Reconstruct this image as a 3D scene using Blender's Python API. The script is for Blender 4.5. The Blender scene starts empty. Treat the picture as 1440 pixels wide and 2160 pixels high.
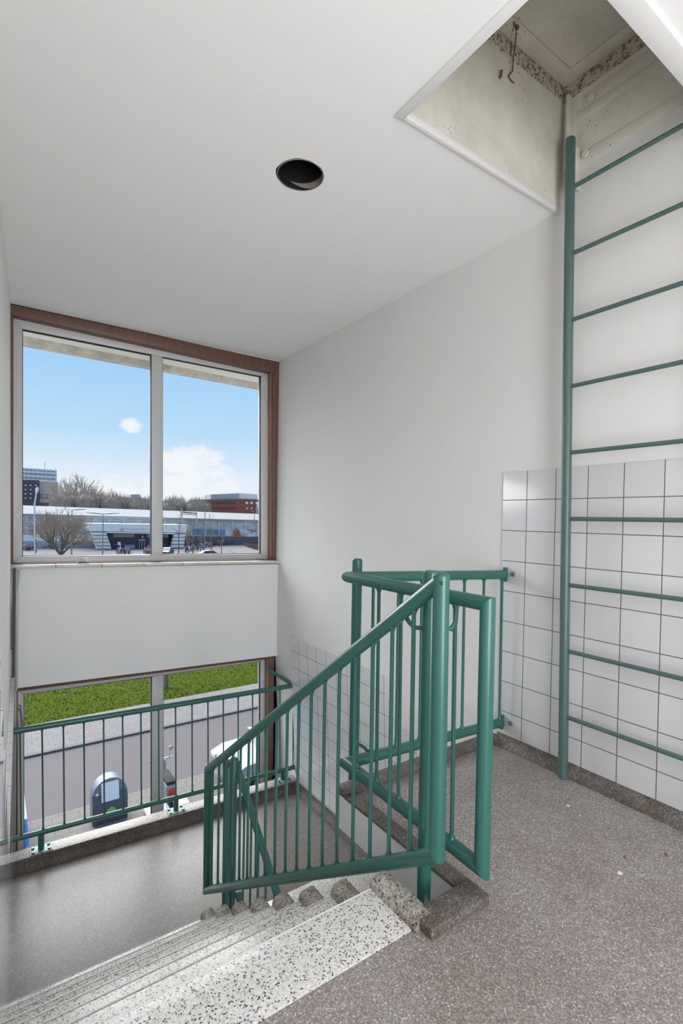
import bpy, bmesh, math, random
from mathutils import Vector, Matrix
random.seed(7)
SC = bpy.context.scene
COL = SC.collection

# ------------------------------------------------------------------ camera
CAM = Vector((-2.137, -1.6495, 1.1225))
YAW, PITCH, ROLL = 0.60358, -0.01583, 0.01828
FPX, CX, CY = 1064.2, 720.0, 1111.27
Fv = Vector((math.sin(YAW)*math.cos(PITCH), math.cos(YAW)*math.cos(PITCH), math.sin(PITCH)))
Rh = Vector((math.cos(YAW), -math.sin(YAW), 0))
Uh = Rh.cross(Fv)
Rv = Rh*math.cos(ROLL) + Uh*math.sin(ROLL)
Uv = -Rh*math.sin(ROLL) + Uh*math.cos(ROLL)
cd = bpy.data.cameras.new('camera'); cam = bpy.data.objects.new('camera', cd); COL.objects.link(cam)
M = Matrix((Rv, Uv, -Fv)).transposed().to_4x4(); M.translation = CAM
cam.matrix_world = M
cd.sensor_fit = 'VERTICAL'; cd.sensor_height = 36.0; cd.lens = 36.0*FPX/2160.0
cd.shift_y = (CY-1080.0)/2160.0; cd.clip_start = 0.005; cd.clip_end = 3000
SC.camera = cam

def at(u, v, y):                        # point of the place seen at pixel (u, v), at distance y along the street axis
    d = Fv + Rv*((u-CX)/FPX) + Uv*((CY-v)/FPX)
    return CAM + d*((y-CAM.y)/d.y)

# ------------------------------------------------------------------ world: hazy blue sky with a few clouds
w = bpy.data.worlds.new('sky'); SC.world = w; w.use_nodes = True
nt = w.node_tree; N = nt.nodes; L = nt.links; N.clear()
out = N.new('ShaderNodeOutputWorld'); bg = N.new('ShaderNodeBackground'); bg.inputs[1].default_value = 1.0
tc = N.new('ShaderNodeTexCoord'); sep = N.new('ShaderNodeSeparateXYZ'); L.new(tc.outputs['Generated'], sep.inputs[0])
cr = N.new('ShaderNodeValToRGB'); L.new(sep.outputs['Z'], cr.inputs[0])
el = cr.color_ramp.elements
el[0].position = 0.0; el[0].color = (0.87, 0.89, 0.94, 1)
el[1].position = 0.9; el[1].color = (0.27, 0.52, 0.90, 1)
for p, c in ((0.07, (0.77, 0.84, 0.94, 1)), (0.15, (0.50, 0.72, 0.94, 1)), (0.27, (0.37, 0.63, 0.93, 1))):
    e = el.new(p); e.color = c
mp = N.new('ShaderNodeMapping'); mp.inputs['Scale'].default_value = (1, 1, 1.9); L.new(tc.outputs['Generated'], mp.inputs[0])
ns = N.new('ShaderNodeTexNoise'); ns.inputs['Scale'].default_value = 19.0; ns.inputs['Detail'].default_value = 7; ns.inputs['Roughness'].default_value = .62
L.new(mp.outputs[0], ns.inputs[0])
def cloud_mask(u, v, r0, r1):           # a soft patch of sky around one direction
    d = (Fv + Rv*((u-CX)/FPX) + Uv*((CY-v)/FPX)).normalized()
    vm = N.new('ShaderNodeVectorMath'); vm.operation = 'SUBTRACT'; L.new(tc.outputs['Generated'], vm.inputs[0]); vm.inputs[1].default_value = d
    v2 = N.new('ShaderNodeVectorMath'); v2.operation = 'MULTIPLY'; L.new(vm.outputs[0], v2.inputs[0]); v2.inputs[1].default_value = (1, 1, 1.5)
    ln = N.new('ShaderNodeVectorMath'); ln.operation = 'LENGTH'; L.new(v2.outputs[0], ln.inputs[0])
    mr = N.new('ShaderNodeMapRange'); mr.interpolation_type = 'SMOOTHSTEP'; L.new(ln.outputs['Value'], mr.inputs[0])
    mr.inputs[1].default_value = r0; mr.inputs[2].default_value = r1; mr.inputs[3].default_value = 1; mr.inputs[4].default_value = 0
    return mr.outputs[0]
def wmath(op, a, b):
    m = N.new('ShaderNodeMath'); m.operation = op
    for i, x in enumerate((a, b)):
        if isinstance(x, (int, float)): m.inputs[i].default_value = x
        else: L.new(x, m.inputs[i])
    return m.outputs[0]
mask = cloud_mask(281, 898, .005, .05)
for a in ((408, 985, .03, .125), (350, 962, .0, .06), (250, 1035, .02, .10), (450, 1020, .03, .12), (360, 1030, .03, .12)):
    mask = wmath('MAXIMUM', mask, cloud_mask(*a))
mr = N.new('ShaderNodeMapRange'); mr.interpolation_type = 'SMOOTHSTEP'
L.new(wmath('MULTIPLY', wmath('ADD', ns.outputs['Fac'], 0.13), mask), mr.inputs[0]); mr.inputs[1].default_value = .40; mr.inputs[2].default_value = .66
mx = N.new('ShaderNodeMix'); mx.data_type = 'RGBA'; L.new(mr.outputs[0], mx.inputs[0]); L.new(cr.outputs[0], mx.inputs[6]); mx.inputs[7].default_value = (.90, .91, .96, 1)
L.new(mx.outputs[2], bg.inputs[0]); L.new(bg.outputs[0], out.inputs[0])

# ------------------------------------------------------------------ sun behind thin cloud, and fill lamps added behind the camera
sd = bpy.data.lights.new('sun', 'SUN'); sd.energy = 8.0; sd.angle = math.radians(70); sd.color = (1, .98, .95)
sun = bpy.data.objects.new('sun', sd); COL.objects.link(sun)
sun.rotation_euler = Vector((.10, -.70, -.60)).to_track_quat('-Z', 'Y').to_euler()
def area(name, loc, to, sx, sy, e, c=(1, 1, 1)):
    l = bpy.data.lights.new(name, 'AREA'); l.shape = 'RECTANGLE'; l.size = sx; l.size_y = sy; l.energy = e; l.color = c
    o = bpy.data.objects.new(name, l); COL.objects.link(o); o.location = loc
    o.rotation_euler = (Vector(to)-Vector(loc)).to_track_quat('-Z', 'Y').to_euler(); return o
area('rear_fill_light', (-1.45, -2.9, 1.0), (-1.7, 2.0, 2.6), 1.1, 1.8, 55, (1, .99, .98))  # added fill lamp, tilted up to brighten the ceiling
area('lower_rear_fill_light', (-1.0, -2.3, -1.7), (-.8, 1.6, -.9), 1.8, 1.6, 30, (1, .99, .98))  # added fill lamp below the upper landing
VS = SC.view_settings
VS.view_transform = 'Standard'; VS.look = 'None'; VS.exposure = 0.10; VS.gamma = 1.0; VS.use_curve_mapping = False

# ------------------------------------------------------------------ materials
def mat(name, color, rough=.6, metal=0, spec=.5):
    m = bpy.data.materials.new(name); m.use_nodes = True
    b = m.node_tree.nodes['Principled BSDF']
    b.inputs['Base Color'].default_value = (*color, 1); b.inputs['Roughness'].default_value = rough
    b.inputs['Metallic'].default_value = metal; b.inputs['Specular IOR Level'].default_value = spec
    return m
def nodes(m): return m.node_tree.nodes, m.node_tree.links, m.node_tree.nodes['Principled BSDF']
def coords(m, scale=(1, 1, 1), rot=(0, 0, 0), loc=(0, 0, 0)):
    n, l, b = nodes(m); g = n.new('ShaderNodeNewGeometry'); mp = n.new('ShaderNodeMapping')
    l.new(g.outputs['Position'], mp.inputs[0]); mp.inputs['Scale'].default_value = scale
    mp.inputs['Rotation'].default_value = rot; mp.inputs['Location'].default_value = loc
    return mp.outputs[0]
def noise(m, vec, scale, detail=3, rough=.5):
    n, l, b = nodes(m); t = n.new('ShaderNodeTexNoise'); l.new(vec, t.inputs[0])
    t.inputs['Scale'].default_value = scale; t.inputs['Detail'].default_value = detail; t.inputs['Roughness'].default_value = rough
    return t.outputs['Fac']
def ramp(m, fac, stops, const=False):
    n, l, b = nodes(m); r = n.new('ShaderNodeValToRGB'); l.new(fac, r.inputs[0]); e = r.color_ramp.elements
    if const: r.color_ramp.interpolation = 'CONSTANT'
    e[0].position, e[0].color = stops[0][0], (*stops[0][1], 1); e[1].position, e[1].color = stops[-1][0], (*stops[-1][1], 1)
    for p, c in stops[1:-1]: x = e.new(p); x.color = (*c, 1)
    return r.outputs[0]
def mix(m, fac, a, b2, mode='MIX'):
    n, l, b = nodes(m); x = n.new('ShaderNodeMix'); x.data_type = 'RGBA'; x.blend_type = mode
    for i, s in ((0, fac), (6, a), (7, b2)):
        if isinstance(s, (int, float)): x.inputs[i].default_value = s
        elif isinstance(s, tuple): x.inputs[i].default_value = (*s, 1)
        else: l.new(s, x.inputs[i])
    return x.outputs[2]
def bump(m, h, strength=.2, dist=.002):
    n, l, b = nodes(m); x = n.new('ShaderNodeBump'); x.inputs['Strength'].default_value = strength; x.inputs['Distance'].default_value = dist
    l.new(h, x.inputs['Height']); l.new(x.outputs[0], b.inputs['Normal'])
def base(m, sock): n, l, b = nodes(m); l.new(sock, b.inputs['Base Color'])

def plaster(name, col, dirt=.06):
    m = mat(name, col, .85, spec=.2); v = coords(m)
    f = noise(m, v, 2.2, 5, .6)
    base(m, mix(m, dirt, col, ramp(m, f, [(.35, tuple(c*.72 for c in col)), (.65, col)])))
    bump(m, noise(m, v, 160, 2), .25, .0015); return m
M_PLASTER = plaster('white_plaster', (.755, .745, .735))
M_CEIL = plaster('ceiling_paint', (.89, .885, .875), .03)
M_PANEL = plaster('spandrel_panel_paint', (.80, .81, .81), .04)

def grime(name, col, amount=.5):
    m = mat(name, col, .8, spec=.2); v = coords(m)
    big = ramp(m, noise(m, v, 3.5, 6, .65), [(.38, (0, 0, 0)), (.72, (1, 1, 1))])
    c = mix(m, big, tuple(x*.78 for x in col), col)
    vo = nodes(m)[0].new('ShaderNodeTexVoronoi'); vo.inputs['Scale'].default_value = 42; nodes(m)[1].new(v, vo.inputs[0])
    spots = ramp(m, vo.outputs['Distance'], [(.10, (1, 1, 1)), (.15, (0, 0, 0))])
    sel = ramp(m, noise(m, v, 5.5, 2), [(.5, (0, 0, 0)), (.62, (1, 1, 1))])
    k = mix(m, 1.0, spots, sel, 'MULTIPLY')
    base(m, mix(m, k, c, (.12, .11, .08))); return m
M_SHAFT = grime('grimy_shaft_paint', (.80, .77, .69))
M_LID = grime('grimy_lid_paint', (.74, .70, .62))
M_STAIN = mat('flaking_mouldy_paint', (.6, .55, .47), .85); _v = coords(M_STAIN)
base(M_STAIN, mix(M_STAIN, ramp(M_STAIN, noise(M_STAIN, _v, 60, 6, .75), [(.50, (0, 0, 0)), (.56, (1, 1, 1))]), (.56, .51, .43),
     mix(M_STAIN, noise(M_STAIN, _v, 9), (.07, .05, .035), (.3, .22, .15))))

def tiles(name, py, pz, oy, oz, wall='x'):
    m = mat(name, (.84, .835, .83), .09, spec=.5); n, l, b = nodes(m)
    g = n.new('ShaderNodeNewGeometry'); s = n.new('ShaderNodeSeparateXYZ'); l.new(g.outputs['Position'], s.inputs[0])
    c = n.new('ShaderNodeCombineXYZ')
    def off(sock, o):
        a = n.new('ShaderNodeMath'); a.operation = 'ADD'; a.inputs[1].default_value = o; l.new(sock, a.inputs[0]); return a.outputs[0]
    l.new(off(s.outputs['Y' if wall == 'x' else 'X'], -oy+50*py), c.inputs[0]); l.new(off(s.outputs['Z'], -oz+50*pz), c.inputs[1])
    t = n.new('ShaderNodeTexBrick'); t.offset = 0; t.squash = 1; l.new(c.outputs[0], t.inputs[0])
    t.inputs['Scale'].default_value = 1; t.inputs['Brick Width'].default_value = py; t.inputs['Row Height'].default_value = pz
    t.inputs['Mortar Size'].default_value = .0019; t.inputs['Mortar Smooth'].default_value = .1; t.inputs['Bias'].default_value = 0
    t.inputs['Color1'].default_value = (.72, .715, .725, 1); t.inputs['Color2'].default_value = (.67, .665, .68, 1); t.inputs['Mortar'].default_value = (.16, .12, .085, 1)
    l.new(t.outputs['Color'], b.inputs['Base Color'])
    r = n.new('ShaderNodeMapRange'); l.new(t.outputs['Fac'], r.inputs[0]); r.inputs[3].default_value = .15; r.inputs[4].default_value = .8; l.new(r.outputs[0], b.inputs['Roughness'])
    inv = n.new('ShaderNodeMath'); inv.operation = 'SUBTRACT'; inv.inputs[0].default_value = 1; l.new(t.outputs['Fac'], inv.inputs[1])
    bp = n.new('ShaderNodeBump'); bp.inputs['Strength'].default_value = .6; bp.inputs['Distance'].default_value = .0015; l.new(inv.outputs[0], bp.inputs['Height'])
    ns_ = n.new('ShaderNodeTexNoise'); ns_.inputs['Scale'].default_value = 9; l.new(g.outputs['Position'], ns_.inputs[0])
    b2 = n.new('ShaderNodeBump'); b2.inputs['Strength'].default_value = .12; b2.inputs['Distance'].default_value = .004; l.new(ns_.outputs['Fac'], b2.inputs['Height']); l.new(bp.outputs[0], b2.inputs['Normal'])
    l.new(b2.outputs[0], b.inputs['Normal']); return m
M_TILE = tiles('white_wall_tiles', .1525, .1525, -.14, 1.2315)
M_TILE_LOW = tiles('white_wall_tiles_lower', .1425, .1425, 2.056, -.029)
M_TILE_LEFT = tiles('white_wall_tiles_stair', .1525, .1525, .0, .0)
for _n in M_TILE_LEFT.node_tree.nodes:
    if _n.type == 'MAP_RANGE': _n.inputs[3].default_value = .035
    if _n.type == 'BUMP': _n.inputs['Strength'].default_value *= .25

def terrazzo(name, stops, scale, chips=None, rough=.55, blotch=None):
    m = mat(name, (.3, .3, .3), rough, spec=.4); n, l, b = nodes(m); v = coords(m)
    vo = n.new('ShaderNodeTexVoronoi'); vo.inputs['Scale'].default_value = scale; l.new(v, vo.inputs[0])
    sx = n.new('ShaderNodeSeparateColor'); l.new(vo.outputs['Color'], sx.inputs[0])
    c = ramp(m, sx.outputs[0], stops, True)
    if chips:
        v2 = n.new('ShaderNodeTexVoronoi'); v2.inputs['Scale'].default_value = chips[0]; v2.inputs['Randomness'].default_value = 1; l.new(v, v2.inputs[0])
        s2 = n.new('ShaderNodeSeparateColor'); l.new(v2.outputs['Color'], s2.inputs[0])
        sel = ramp(m, s2.outputs[1], [(0, (1, 1, 1)), (chips[1], (0, 0, 0)), (1, (0, 0, 0))], True)
        near = ramp(m, v2.outputs['Distance'], [(.42, (1, 1, 1)), (.50, (0, 0, 0))])
        c = mix(m, mix(m, 1.0, sel, near, 'MULTIPLY'), c, chips[2])
    if blotch:
        f = ramp(m, noise(m, v, blotch[0], 5, .6), [(.40, (0, 0, 0)), (.66, (1, 1, 1))])
        c = mix(m, f, c, mix(m, .75, c, blotch[1], 'MULTIPLY'))
    base(m, c); bump(m, vo.outputs['Distance'], .22, .0008); return m
DK = [(0, (.155, .130, .122)), (.3, (.205, .178, .168)), (.55, (.25, .225, .212)), (.82, (.31, .285, .27)), (.965, (.50, .47, .44))]
M_FLOOR = terrazzo('dark_terrazzo_floor', [(p, tuple(min(.62, x*1.38) for x in c)) for p, c in DK], 300, (150, .035, (.50, .47, .43)), .42, (2.1, (.76, .70, .65)))
M_LAND = terrazzo('landing_terrazzo_floor', [(p, tuple(min(.6, x*.93) for x in c)) for p, c in DK], 300, None, .30, (1.6, (.84, .81, .80)))
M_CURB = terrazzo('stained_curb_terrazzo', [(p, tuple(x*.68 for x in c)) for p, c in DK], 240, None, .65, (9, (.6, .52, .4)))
M_CTOP = terrazzo('pale_curb_top_terrazzo', [(p, tuple(x*1.5 for x in c)) for p, c in DK], 240, None, .5)  # paler terrazzo for the upward faces of the window curb
M_STEP = terrazzo('light_step_terrazzo', [(0, (.16, .15, .165)), (.06, (.50, .48, .46)), (.22, (.66, .635, .61)), (.5, (.74, .715, .69)), (.85, (.82, .80, .77))], 250, (185, .13, (.07, .07, .085)), .22, (3, (.94, .92, .90)))
M_LIP = terrazzo('soiled_step_edge_terrazzo', [(0, (.24, .21, .18)), (.3, (.36, .33, .30)), (.6, (.46, .43, .40)), (.85, (.56, .53, .49))], 220, (120, .14, (.06, .06, .06)), .5, (14, (.55, .48, .40)))

M_NOSE = mat('worn_nosing_glint', (.72, .71, .69), .2)  # worn edge; its pale colour also paints the window glint along each step
M_GREEN = mat('green_enamel', (.022, .172, .128), .30, spec=.6); _v = coords(M_GREEN)
base(M_GREEN, mix(M_GREEN, noise(M_GREEN, _v, 7, 4), (.022, .118, .096), (.032, .148, .122))); bump(M_GREEN, noise(M_GREEN, _v, 90, 2), .15, .001)
M_GREENL = mat('grey_green_enamel', (.060, .165, .140), .34, spec=.55); _v = coords(M_GREENL)
base(M_GREENL, mix(M_GREENL, noise(M_GREENL, _v, 12, 4), (.060, .118, .106), (.085, .155, .138))); bump(M_GREENL, noise(M_GREENL, _v, 90, 2), .15, .001)
M_GREENP = mat('pale_green_plate_paint', (.24, .36, .33), .45)
M_RUST = mat('rusty_worn_paint', (.12, .06, .04), .8)
M_PVC = mat('white_aluminium_frame', (.60, .60, .605), .35)
M_GASKET = mat('black_rubber_gasket', (.012, .012, .016), .6)
M_WOOD = mat('brown_varnished_wood', (.17, .085, .055), .45); _v = coords(M_WOOD, (18, 18, 2.2))
base(M_WOOD, mix(M_WOOD, noise(M_WOOD, _v, 3, 5), (.085, .040, .028), (.20, .105, .07)))
M_WOOD2 = mat('light_brown_wood', (.30, .165, .105), .45); _v = coords(M_WOOD2, (25, 25, 1.5))
base(M_WOOD2, mix(M_WOOD2, noise(M_WOOD2, _v, 3, 5), (.20, .10, .062), (.36, .21, .14)))
M_SILL = mat('glazed_sill_tile', (.60, .59, .55), .3)
M_GREYT = mat('dark_grey_corner_tile', (.19, .19, .185), .3)
M_BEAD = mat('grey_plastic_corner_bead', (.42, .43, .44), .35)
M_BLACK = mat('sooty_duct_metal', (.012, .011, .012), .55); _v = coords(M_BLACK)
M_RIM = mat('ragged_plaster_rim', (.25, .23, .20), .9)
M_STEEL = mat('galvanised_steel', (.45, .46, .47), .35, .8)
M_DARK = mat('dark_void', (.03, .03, .03), .9)
M_CONC = mat('weathered_concrete', (.5, .48, .45), .9); _v = coords(M_CONC)
base(M_CONC, mix(M_CONC, ramp(M_CONC, noise(M_CONC, _v, 9, 6, .7), [(.35, (0, 0, 0)), (.65, (1, 1, 1))]), (.74, .70, .64), (.46, .42, .38)))
M_EAVE = mat('cream_soffit_paint', (.88, .84, .76), .8)
gm = bpy.data.materials.new('window_glass'); gm.use_nodes = True; n_, l_ = gm.node_tree.nodes, gm.node_tree.links; n_.clear()
o_ = n_.new('ShaderNodeOutputMaterial'); tr = n_.new('ShaderNodeBsdfTransparent'); tr.inputs[0].default_value = (.96, .975, .97, 1)
gl = n_.new('ShaderNodeBsdfGlossy'); gl.inputs['Roughness'].default_value = .02
fr = n_.new('ShaderNodeFresnel'); fr.inputs['IOR'].default_value = 1.06
ms = n_.new('ShaderNodeMixShader'); l_.new(fr.outputs[0], ms.inputs[0]); l_.new(tr.outputs[0], ms.inputs[1]); l_.new(gl.outputs[0], ms.inputs[2]); l_.new(ms.outputs[0], o_.inputs[0])
M_GLASS = gm

# ------------------------------------------------------------------ mesh helpers
class MB:
    def __init__(s): s.bm = bmesh.new()
    def box(s, a, b, bev=0, seg=2):
        c = [(a[i]+b[i])/2 for i in range(3)]; d = [abs(b[i]-a[i]) for i in range(3)]
        r = bmesh.ops.create_cube(s.bm, size=1, matrix=Matrix.Translation(c) @ Matrix.Diagonal((*d, 1)))
        if bev:
            es = {e for v in r['verts'] for e in v.link_edges}
            bmesh.ops.bevel(s.bm, geom=list(es), offset=bev, segments=seg, affect='EDGES', profile=.5)
        return s
    def hexa(s, p, bev=0):             # 8 points: bottom ring 4, top ring 4
        v = [s.bm.verts.new(q) for q in p]
        fs = [s.bm.faces.new([v[i] for i in f]) for f in ((0, 3, 2, 1), (4, 5, 6, 7), (0, 1, 5, 4), (1, 2, 6, 5), (2, 3, 7, 6), (3, 0, 4, 7))]
        bmesh.ops.recalc_face_normals(s.bm, faces=fs)
        if bev: bmesh.ops.bevel(s.bm, geom=list({e for f in fs for e in f.edges}), offset=bev, segments=2, affect='EDGES', profile=.5)
        return s
    def quad(s, q, y0, y1, bev=0):     # (x, z) outline pushed from y0 to y1
        return s.hexa([(x, y0, z) for x, z in q] + [(x, y1, z) for x, z in q], bev)
    def prism(s, pts, axis, a, b):     # outline in the two other axes
        def P(p, t):
            if axis == 'x': return (t, p[0], p[1])
            if axis == 'y': return (p[0], t, p[1])
            return (p[0], p[1], t)
        va = [s.bm.verts.new(P(p, a)) for p in pts]; vb = [s.bm.verts.new(P(p, b)) for p in pts]; n = len(pts)
        fs = [s.bm.faces.new(va), s.bm.faces.new(vb[::-1])] + [s.bm.faces.new((va[i], va[(i+1) % n], vb[(i+1) % n], vb[i])) for i in range(n)]
        bmesh.ops.recalc_face_normals(s.bm, faces=fs); return s
    def tube(s, pts, r, seg=16, n0=None, n1=None, caps=True):   # swept pipe with mitred corners
        pts = [Vector(p) for p in pts]; n = len(pts); rings = []
        rr = r if isinstance(r, (list, tuple)) else [r]*n
        up = None
        for i in range(n):
            d0 = (pts[i]-pts[i-1]).normalized() if i else (pts[1]-pts[0]).normalized()
            d1 = (pts[i+1]-pts[i]).normalized() if i < n-1 else d0
            nrm = (d0+d1).normalized()
            if i == 0 and n0: nrm = Vector(n0).normalized()
            if i == n-1 and n1: nrm = Vector(n1).normalized()
            if up is None:
                up = Vector((0, 0, 1)) if abs(d0.z) < .9 else Vector((1, 0, 0))
                a = d0.cross(up).normalized(); b_ = a.cross(d0).normalized()
            else:
                rq = dp.rotation_difference(d0); a = rq @ a; b_ = rq @ b_
            dp = d0
            ring = []
            for k in range(seg):
                t = 2*math.pi*k/seg; o = (a*math.cos(t)+b_*math.sin(t))*rr[i]
                # slide along d0 to the mitre plane
                den = d0.dot(nrm); o = o - d0*(o.dot(nrm)/den)
                ring.append(s.bm.verts.new(pts[i]+o))
            rings.append(ring)
        for i in range(n-1):
            A, B = rings[i], rings[i+1]
            for k in range(seg): s.bm.faces.new((A[k], A[(k+1) % seg], B[(k+1) % seg], B[k]))
        if caps: s.bm.faces.new(rings[0][::-1]); s.bm.faces.new(rings[-1])
        return s
    def disc(s, c, r, nrm, t=.004, seg=16):
        c = Vector(c); nrm = Vector(nrm).normalized(); return s.tube([c, c+nrm*t], r, seg)
    def build(s, name, m, parent=None, smooth=True):
        bmesh.ops.recalc_face_normals(s.bm, faces=s.bm.faces[:])
        me = bpy.data.meshes.new(name); s.bm.to_mesh(me); s.bm.free()
        for x in (m if isinstance(m, (list, tuple)) else [m]): me.materials.append(x)
        if smooth:
            me.polygons.foreach_set('use_smooth', [True]*len(me.polygons)); me.set_sharp_from_angle(angle=math.radians(35))
        o = bpy.data.objects.new(name, me); COL.objects.link(o); o.parent = parent
        return o
def tag(o, label, cat, group=None, kind=None):
    if label: o['label'] = label
    if cat: o['category'] = cat
    if group: o['group'] = group
    if kind: o['kind'] = kind
    return o
def empty(name, label=None, cat=None, group=None, kind=None):
    o = bpy.data.objects.new(name, None); COL.objects.link(o); o.empty_display_size = .1; return tag(o, label, cat, group, kind)
def struct(o, label, cat=None): return tag(o, label, cat, None, 'structure')
def copy_tree(o, parent=None):
    c = o.copy(); COL.objects.link(c); c.parent = parent
    for ch in list(o.children): copy_tree(ch, c)
    return c

# ------------------------------------------------------------------ room shell
ZC, ZL = 2.55, -1.24
def wx(z): return 0.0 if z >= 0 else -.056*z        # the right wall leans out a little below the upper floor
def lx(y): return -2.02 - .036*(2.3-y)              # face of the left wall
# right wall (plaster): from y -3.1 to 2.62
b = MB(); prof = [(0, 3.1), (0, 0), (wx(-2.9), -2.9), (.3, -2.9), (.3, 3.1)]
b.prism(prof, 'y', -3.1, 2.62)
struct(b.build('wall_right', M_PLASTER, smooth=False), 'smooth white plastered wall on the right, behind the ladder and beside the window', 'wall')
b = MB(); b.hexa([(lx(-3.1), -3.1, -2.9), (lx(2.62), 2.62, -2.9), (lx(2.62)-.3, 2.62, -2.9), (lx(-3.1)-.5, -3.1, -2.9),
                  (lx(-3.1)-.14, -3.1, 2.7), (lx(2.62)-.04, 2.62, 2.7), (lx(2.62)-.3, 2.62, 2.7), (lx(-3.1)-.5, -3.1, 2.7)])
struct(b.build('wall_left', M_PLASTER, smooth=False), 'white plastered wall at the left edge, running to the window', 'wall')
# tiled dado on the right wall beside the ladder
b = MB(); b.box((-.007, -3.0, .05), (.02, 0.0, 1.3735), .001)
t1 = struct(b.build('wall_right_tiles', M_TILE), 'white square wall tiles with brown grout beside the ladder', 'wall tiles')
# lower tiled dado, stepping down with the flight
pts = [(2.19, .095), (.905, .095), (.905, -.05), (.762, -.05), (.762, -.19), (.62, -.19), (.62, -.333), (.33, -.333), (.33, -.475), (.05, -.475), (.05, -.76), (-.3, -.76), (-.3, -1.04), (-.9, -1.04), (-.9, -2.9), (2.19, -2.9)]
bm = bmesh.new()
va = [bm.verts.new((wx(z)-.006, y, z)) for y, z in pts]; vb = [bm.verts.new((wx(z)+.02, y, z)) for y, z in pts]
bm.faces.new(va); bm.faces.new(vb[::-1])
for i in range(len(pts)): bm.faces.new((va[i], va[(i+1) % len(pts)], vb[(i+1) % len(pts)], vb[i]))
bb = MB(); bb.bm.free(); bb.bm = bm
struct(bb.build('wall_right_lower_tiles', M_TILE_LOW, smooth=False), 'white tiles stepping down the right wall beside the lower landing', 'wall tiles')
# stepped tiles on the left wall
pts = [(2.36, -2.9), (2.36, .02)]
z = .02; y = .2
while y > -1.2:
    pts += [(y, z), (y, z+.1525)]; z += .1525; y -= .2
pts += [(-3.0, z), (-3.0, -2.9)]
bm = bmesh.new()
va = [bm.verts.new((lx(y)+.004, y, z)) for y, z in pts]; vb = [bm.verts.new((lx(y)-.02, y, z)) for y, z in pts]
bm.faces.new(va); bm.faces.new(vb[::-1])
for i in range(len(pts)): bm.faces.new((va[i], va[(i+1) % len(pts)], vb[(i+1) % len(pts)], vb[i]))
bb = MB(); bb.bm.free(); bb.bm = bm
struct(bb.build('wall_left_tiles', M_TILE_LEFT, smooth=False), 'glossy white tiles on the lower part of the left wall, mirroring the landing', 'wall tiles')

# ceiling with hatch opening (x -.95..0, y -.90..-.275) and round duct hole
b = MB(); bm = b.bm
def slab(x0, x1, y0, y1): b.box((x0, y0, ZC), (x1, y1, ZC+.16))
HX, HY0, HY1 = -.955, -.905, -.278
DC = Vector((-1.095, .214)); DR = .1
slab(-2.45, HX, -3.1, HY1); slab(HX, .3, -3.1, HY0); slab(.012, .3, HY0, HY1)
slab(-2.45, DC.x-.2, HY1, 2.62); slab(DC.x+.2, .3, HY1, 2.62); slab(DC.x-.2, DC.x+.2, HY1, DC.y-.2); slab(DC.x-.2, DC.x+.2, DC.y+.2, 2.62)
n = 48; ci = []; sq = []
for k in range(n):
    t = 2*math.pi*k/n; c, s_ = math.cos(t), math.sin(t); q = .2/max(abs(c), abs(s_)); rr_ = DR*(1+.012*math.sin(5*t)+.01*math.sin(11*t+1))
    ci.append((DC.x+c*rr_, DC.y+s_*rr_)); sq.append((DC.x+c*q, DC.y+s_*q))
vi = [bm.verts.new((*p, ZC)) for p in ci]; vo_ = [bm.verts.new((*p, ZC)) for p in sq]; vt = [bm.verts.new((*p, ZC+.16)) for p in ci]
for k in range(n):
    j = (k+1) % n; bm.faces.new((vi[k], vo_[k], vo_[j], vi[j])); bm.faces.new((vi[k], vi[j], vt[j], vt[k]))
struct(b.build('ceiling', M_CEIL, smooth=False), 'white painted ceiling with a square roof hatch and a round hole', 'ceiling')
# duct
duct = empty('ventilation_duct', 'black round ventilation duct opening in the white ceiling', 'duct'); 
b = MB(); bm = b.bm; rows = []
for z, r in ((ZC+.001, .0935), (ZC+.02, .0935), (ZC+.35, .093), (ZC+.9, .093)):
    rows.append([bm.verts.new((DC.x+.004+r*math.cos(2*math.pi*k/n), DC.y+r*math.sin(2*math.pi*k/n), z)) for k in range(n)])
for a_, c_ in zip(rows, rows[1:]):
    for k in range(n): bm.faces.new((a_[k], a_[(k+1) % n], c_[(k+1) % n], c_[k]))
bm.faces.new(rows[-1])
b.build('duct_tube', M_BLACK, duct)
b = MB(); bm = b.bm; rows = []
for z, r in ((ZC+.004, .098), (ZC-.0008, .0965), (ZC-.0008, .0945), (ZC+.03, .0935)):
    rows.append([bm.verts.new((DC.x+.003+r*math.cos(2*math.pi*k/n), DC.y+r*math.sin(2*math.pi*k/n), z)) for k in range(n)])
for a_, c_ in zip(rows, rows[1:]):
    for k in range(n): bm.faces.new((a_[k], a_[(k+1) % n], c_[(k+1) % n], c_[k]))
b.build('duct_rim', M_RIM, duct)

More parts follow.
